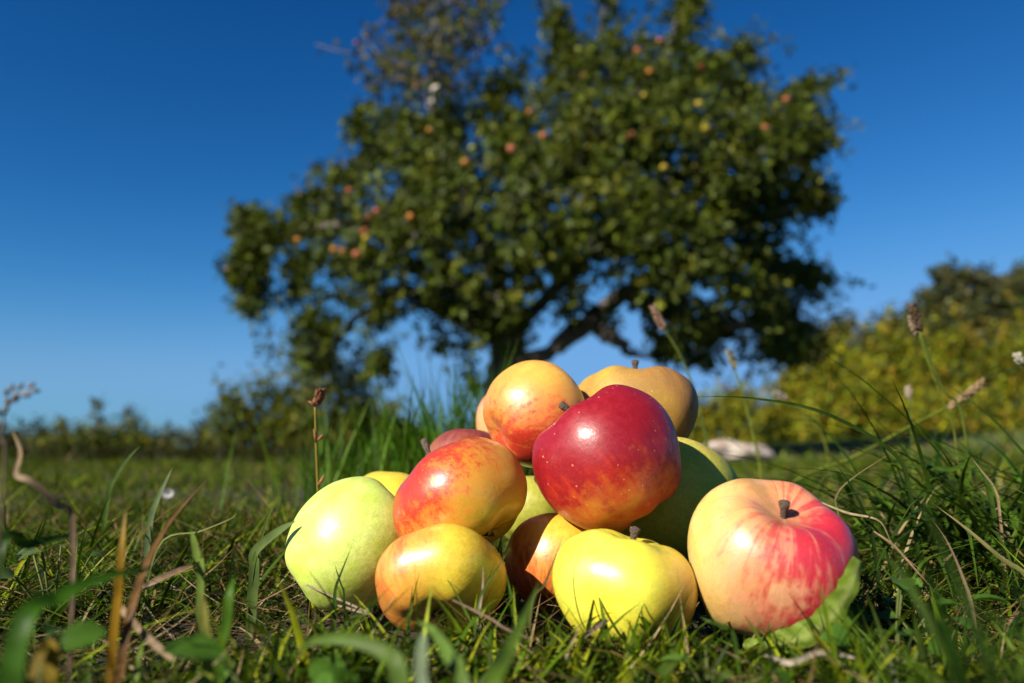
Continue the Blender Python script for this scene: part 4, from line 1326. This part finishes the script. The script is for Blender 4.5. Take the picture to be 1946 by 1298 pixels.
def far_tree(px, ptop, Y, wpx, label, pal, seed, cbot=.3, n=620, size=(.13, .24), group='trees beyond the thicket', name='tree', gap=.25):
    r = np.random.default_rng(seed + 500)
    c = at(px, ptop, Y)
    h = c.z
    w = wpx / F * Y
    root = link(name, None)
    root.location = (c.x, Y, 0)
    tag(root, label, 'tree', group)
    tr = Pile()
    tr.tube(catmull([(0, 0, -.1), (.05, 0, h * .35), (-.04, .03, h * .6), (0, 0, h * .92)], 12), np.linspace(.02 * h + .02, .02, 12), 8)
    cs = []
    for k in range(12):
        a = r.uniform(0, 2 * math.pi)
        t = r.uniform(0, 1)
        rr = w * .5 * r.uniform(.35, .85) * math.sin(math.pi * (.18 + .7 * t))
        cc = np.array([math.cos(a) * rr, math.sin(a) * rr, h * (cbot + (1 - cbot) * t * .92)])
        s = h * .10 * r.uniform(.7, 1.5)
        m = n // 12
        v = r.normal(0, 1, (m, 3))
        v /= np.linalg.norm(v, axis=1)[:, None]
        cs.append(cc + v * (r.random(m) ** .5)[:, None] * np.array([s * 1.3, s * 1.3, s]))
        tr.tube(catmull([(0, 0, cc[2] * .6), tuple(cc * np.array([.5, .5, .85])), tuple(cc)], 6), np.linspace(.012 * h, .008, 6), 5)
    link('trunk', tr.mesh('trunk'), M_BARK, root)
    f = foliage(np.concatenate(cs), 9, size, pal, None, np.array([0, 0, h * .5]), twig_len=(.2, .5), droop=.1, spread=.15)
    fo = link('crown', f.mesh('crown'), M_BUSH, root)
    fo['kind'] = 'stuff'
    return root


far_tree(1620, 590, 21, 170, 'dark tree at the left end of the far right wood', DARK, 1)
far_tree(1735, 545, 23, 190, 'grey green tree in the far right wood, left of the tallest', DARK, 2)
far_tree(1825, 512, 25, 210, 'tallest grey green tree of the far right wood', DARK, 3, n=800)
far_tree(1925, 515, 23, 190, 'olive tree at the right picture edge of the far wood', DARK, 4, n=760)
far_tree(1540, 655, 20, 90, 'small dark tree right of the apple tree in the distance', DARK, 5, n=260)
far_tree(2040, 500, 21, 200, 'dark tree past the right end of the wood', DARK, 6, n=400)


def sapling(px, ptop, Y, wpx, label, seed):
    r = np.random.default_rng(seed)
    c = at(px, ptop, Y)
    h = c.z
    root = link('sapling', None)
    root.location = (c.x, Y, 0)
    tag(root, label, 'sapling', 'saplings on the left')
    p = Pile()
    p.tube([(0, 0, -.05), (.01, 0, h * .5), (0, 0, h)], [.025, .016, .004], 6)
    cs = []
    w = wpx / F * Y
    for k in range(26):
        t = r.uniform(.25, 1)
        a = r.uniform(0, 2 * math.pi)
        L = w * .5 * (1.12 - t) * r.uniform(.6, 1.1)
        e = np.array([math.cos(a) * L, math.sin(a) * L, h * t + L * .4])
        p.tube([(0, 0, h * t), tuple(e)], [.006, .003], 4)
        for q in (.4, .7, 1.0):
            cs.append(np.array([0, 0, h * t]) * (1 - q) + e * q)
    link('trunk', p.mesh('trunk'), M_BARK, root)
    f = foliage(np.array(cs), 4, (.04, .075), [(.07, .085, .04), (.06, .07, .03)], None, np.array([0, 0, h * .5]), twig_len=(.05, .14), spread=.05)
    fo = link('crown', f.mesh('crown'), M_BUSH, root)
    fo['kind'] = 'stuff'


sapling(185, 765, 12, 55, 'thin young sapling above the hedge, left of the pair', 1)
sapling(252, 772, 12.5, 75, 'wider young sapling above the hedge, right of the pair', 2)
sapling(118, 805, 13, 45, 'lowest small sapling at the far left hedge', 3)
# dry seed head close at the left edge
stalk([(8, 900, .23), (2, 840, .23), (8, 790, .23), (18, 765, .23)], .0007, .0005, (.30, .24, .16), 'blurred grey seed head on a stalk at the left edge', head=[(0, 790, .23), (22, 750, .23), (60, 738, .23)], headr=.004, headn=16, headc=(.30, .28, .27), seedlen=.0026, sub=.0008)

# far scrub that reads as one mass along the horizon
r = np.random.default_rng(5)
n = 3400
x = r.uniform(-24, 30, n)
y = r.uniform(15, 19, n)
hh = (.34 + .16 * np.sin(x * .9) + .12 * np.sin(x * 2.3 + 1)) * r.uniform(.3, 1.05, n)
f = foliage(np.stack([x, y, np.maximum(.03, hh)], 1), 8, (.09, .17), [(.025, .032, .007), (.04, .042, .008), (.018, .024, .007), (.055, .045, .012)], None, np.array([0, 30, -20.]), twig_len=(.15, .35), droop=.1, spread=.2)
o = link('hedge', f.mesh('hedge'), M_BUSH)
tag(o, 'dark low hedge running along the horizon behind the meadow', 'hedge', kind='stuff')
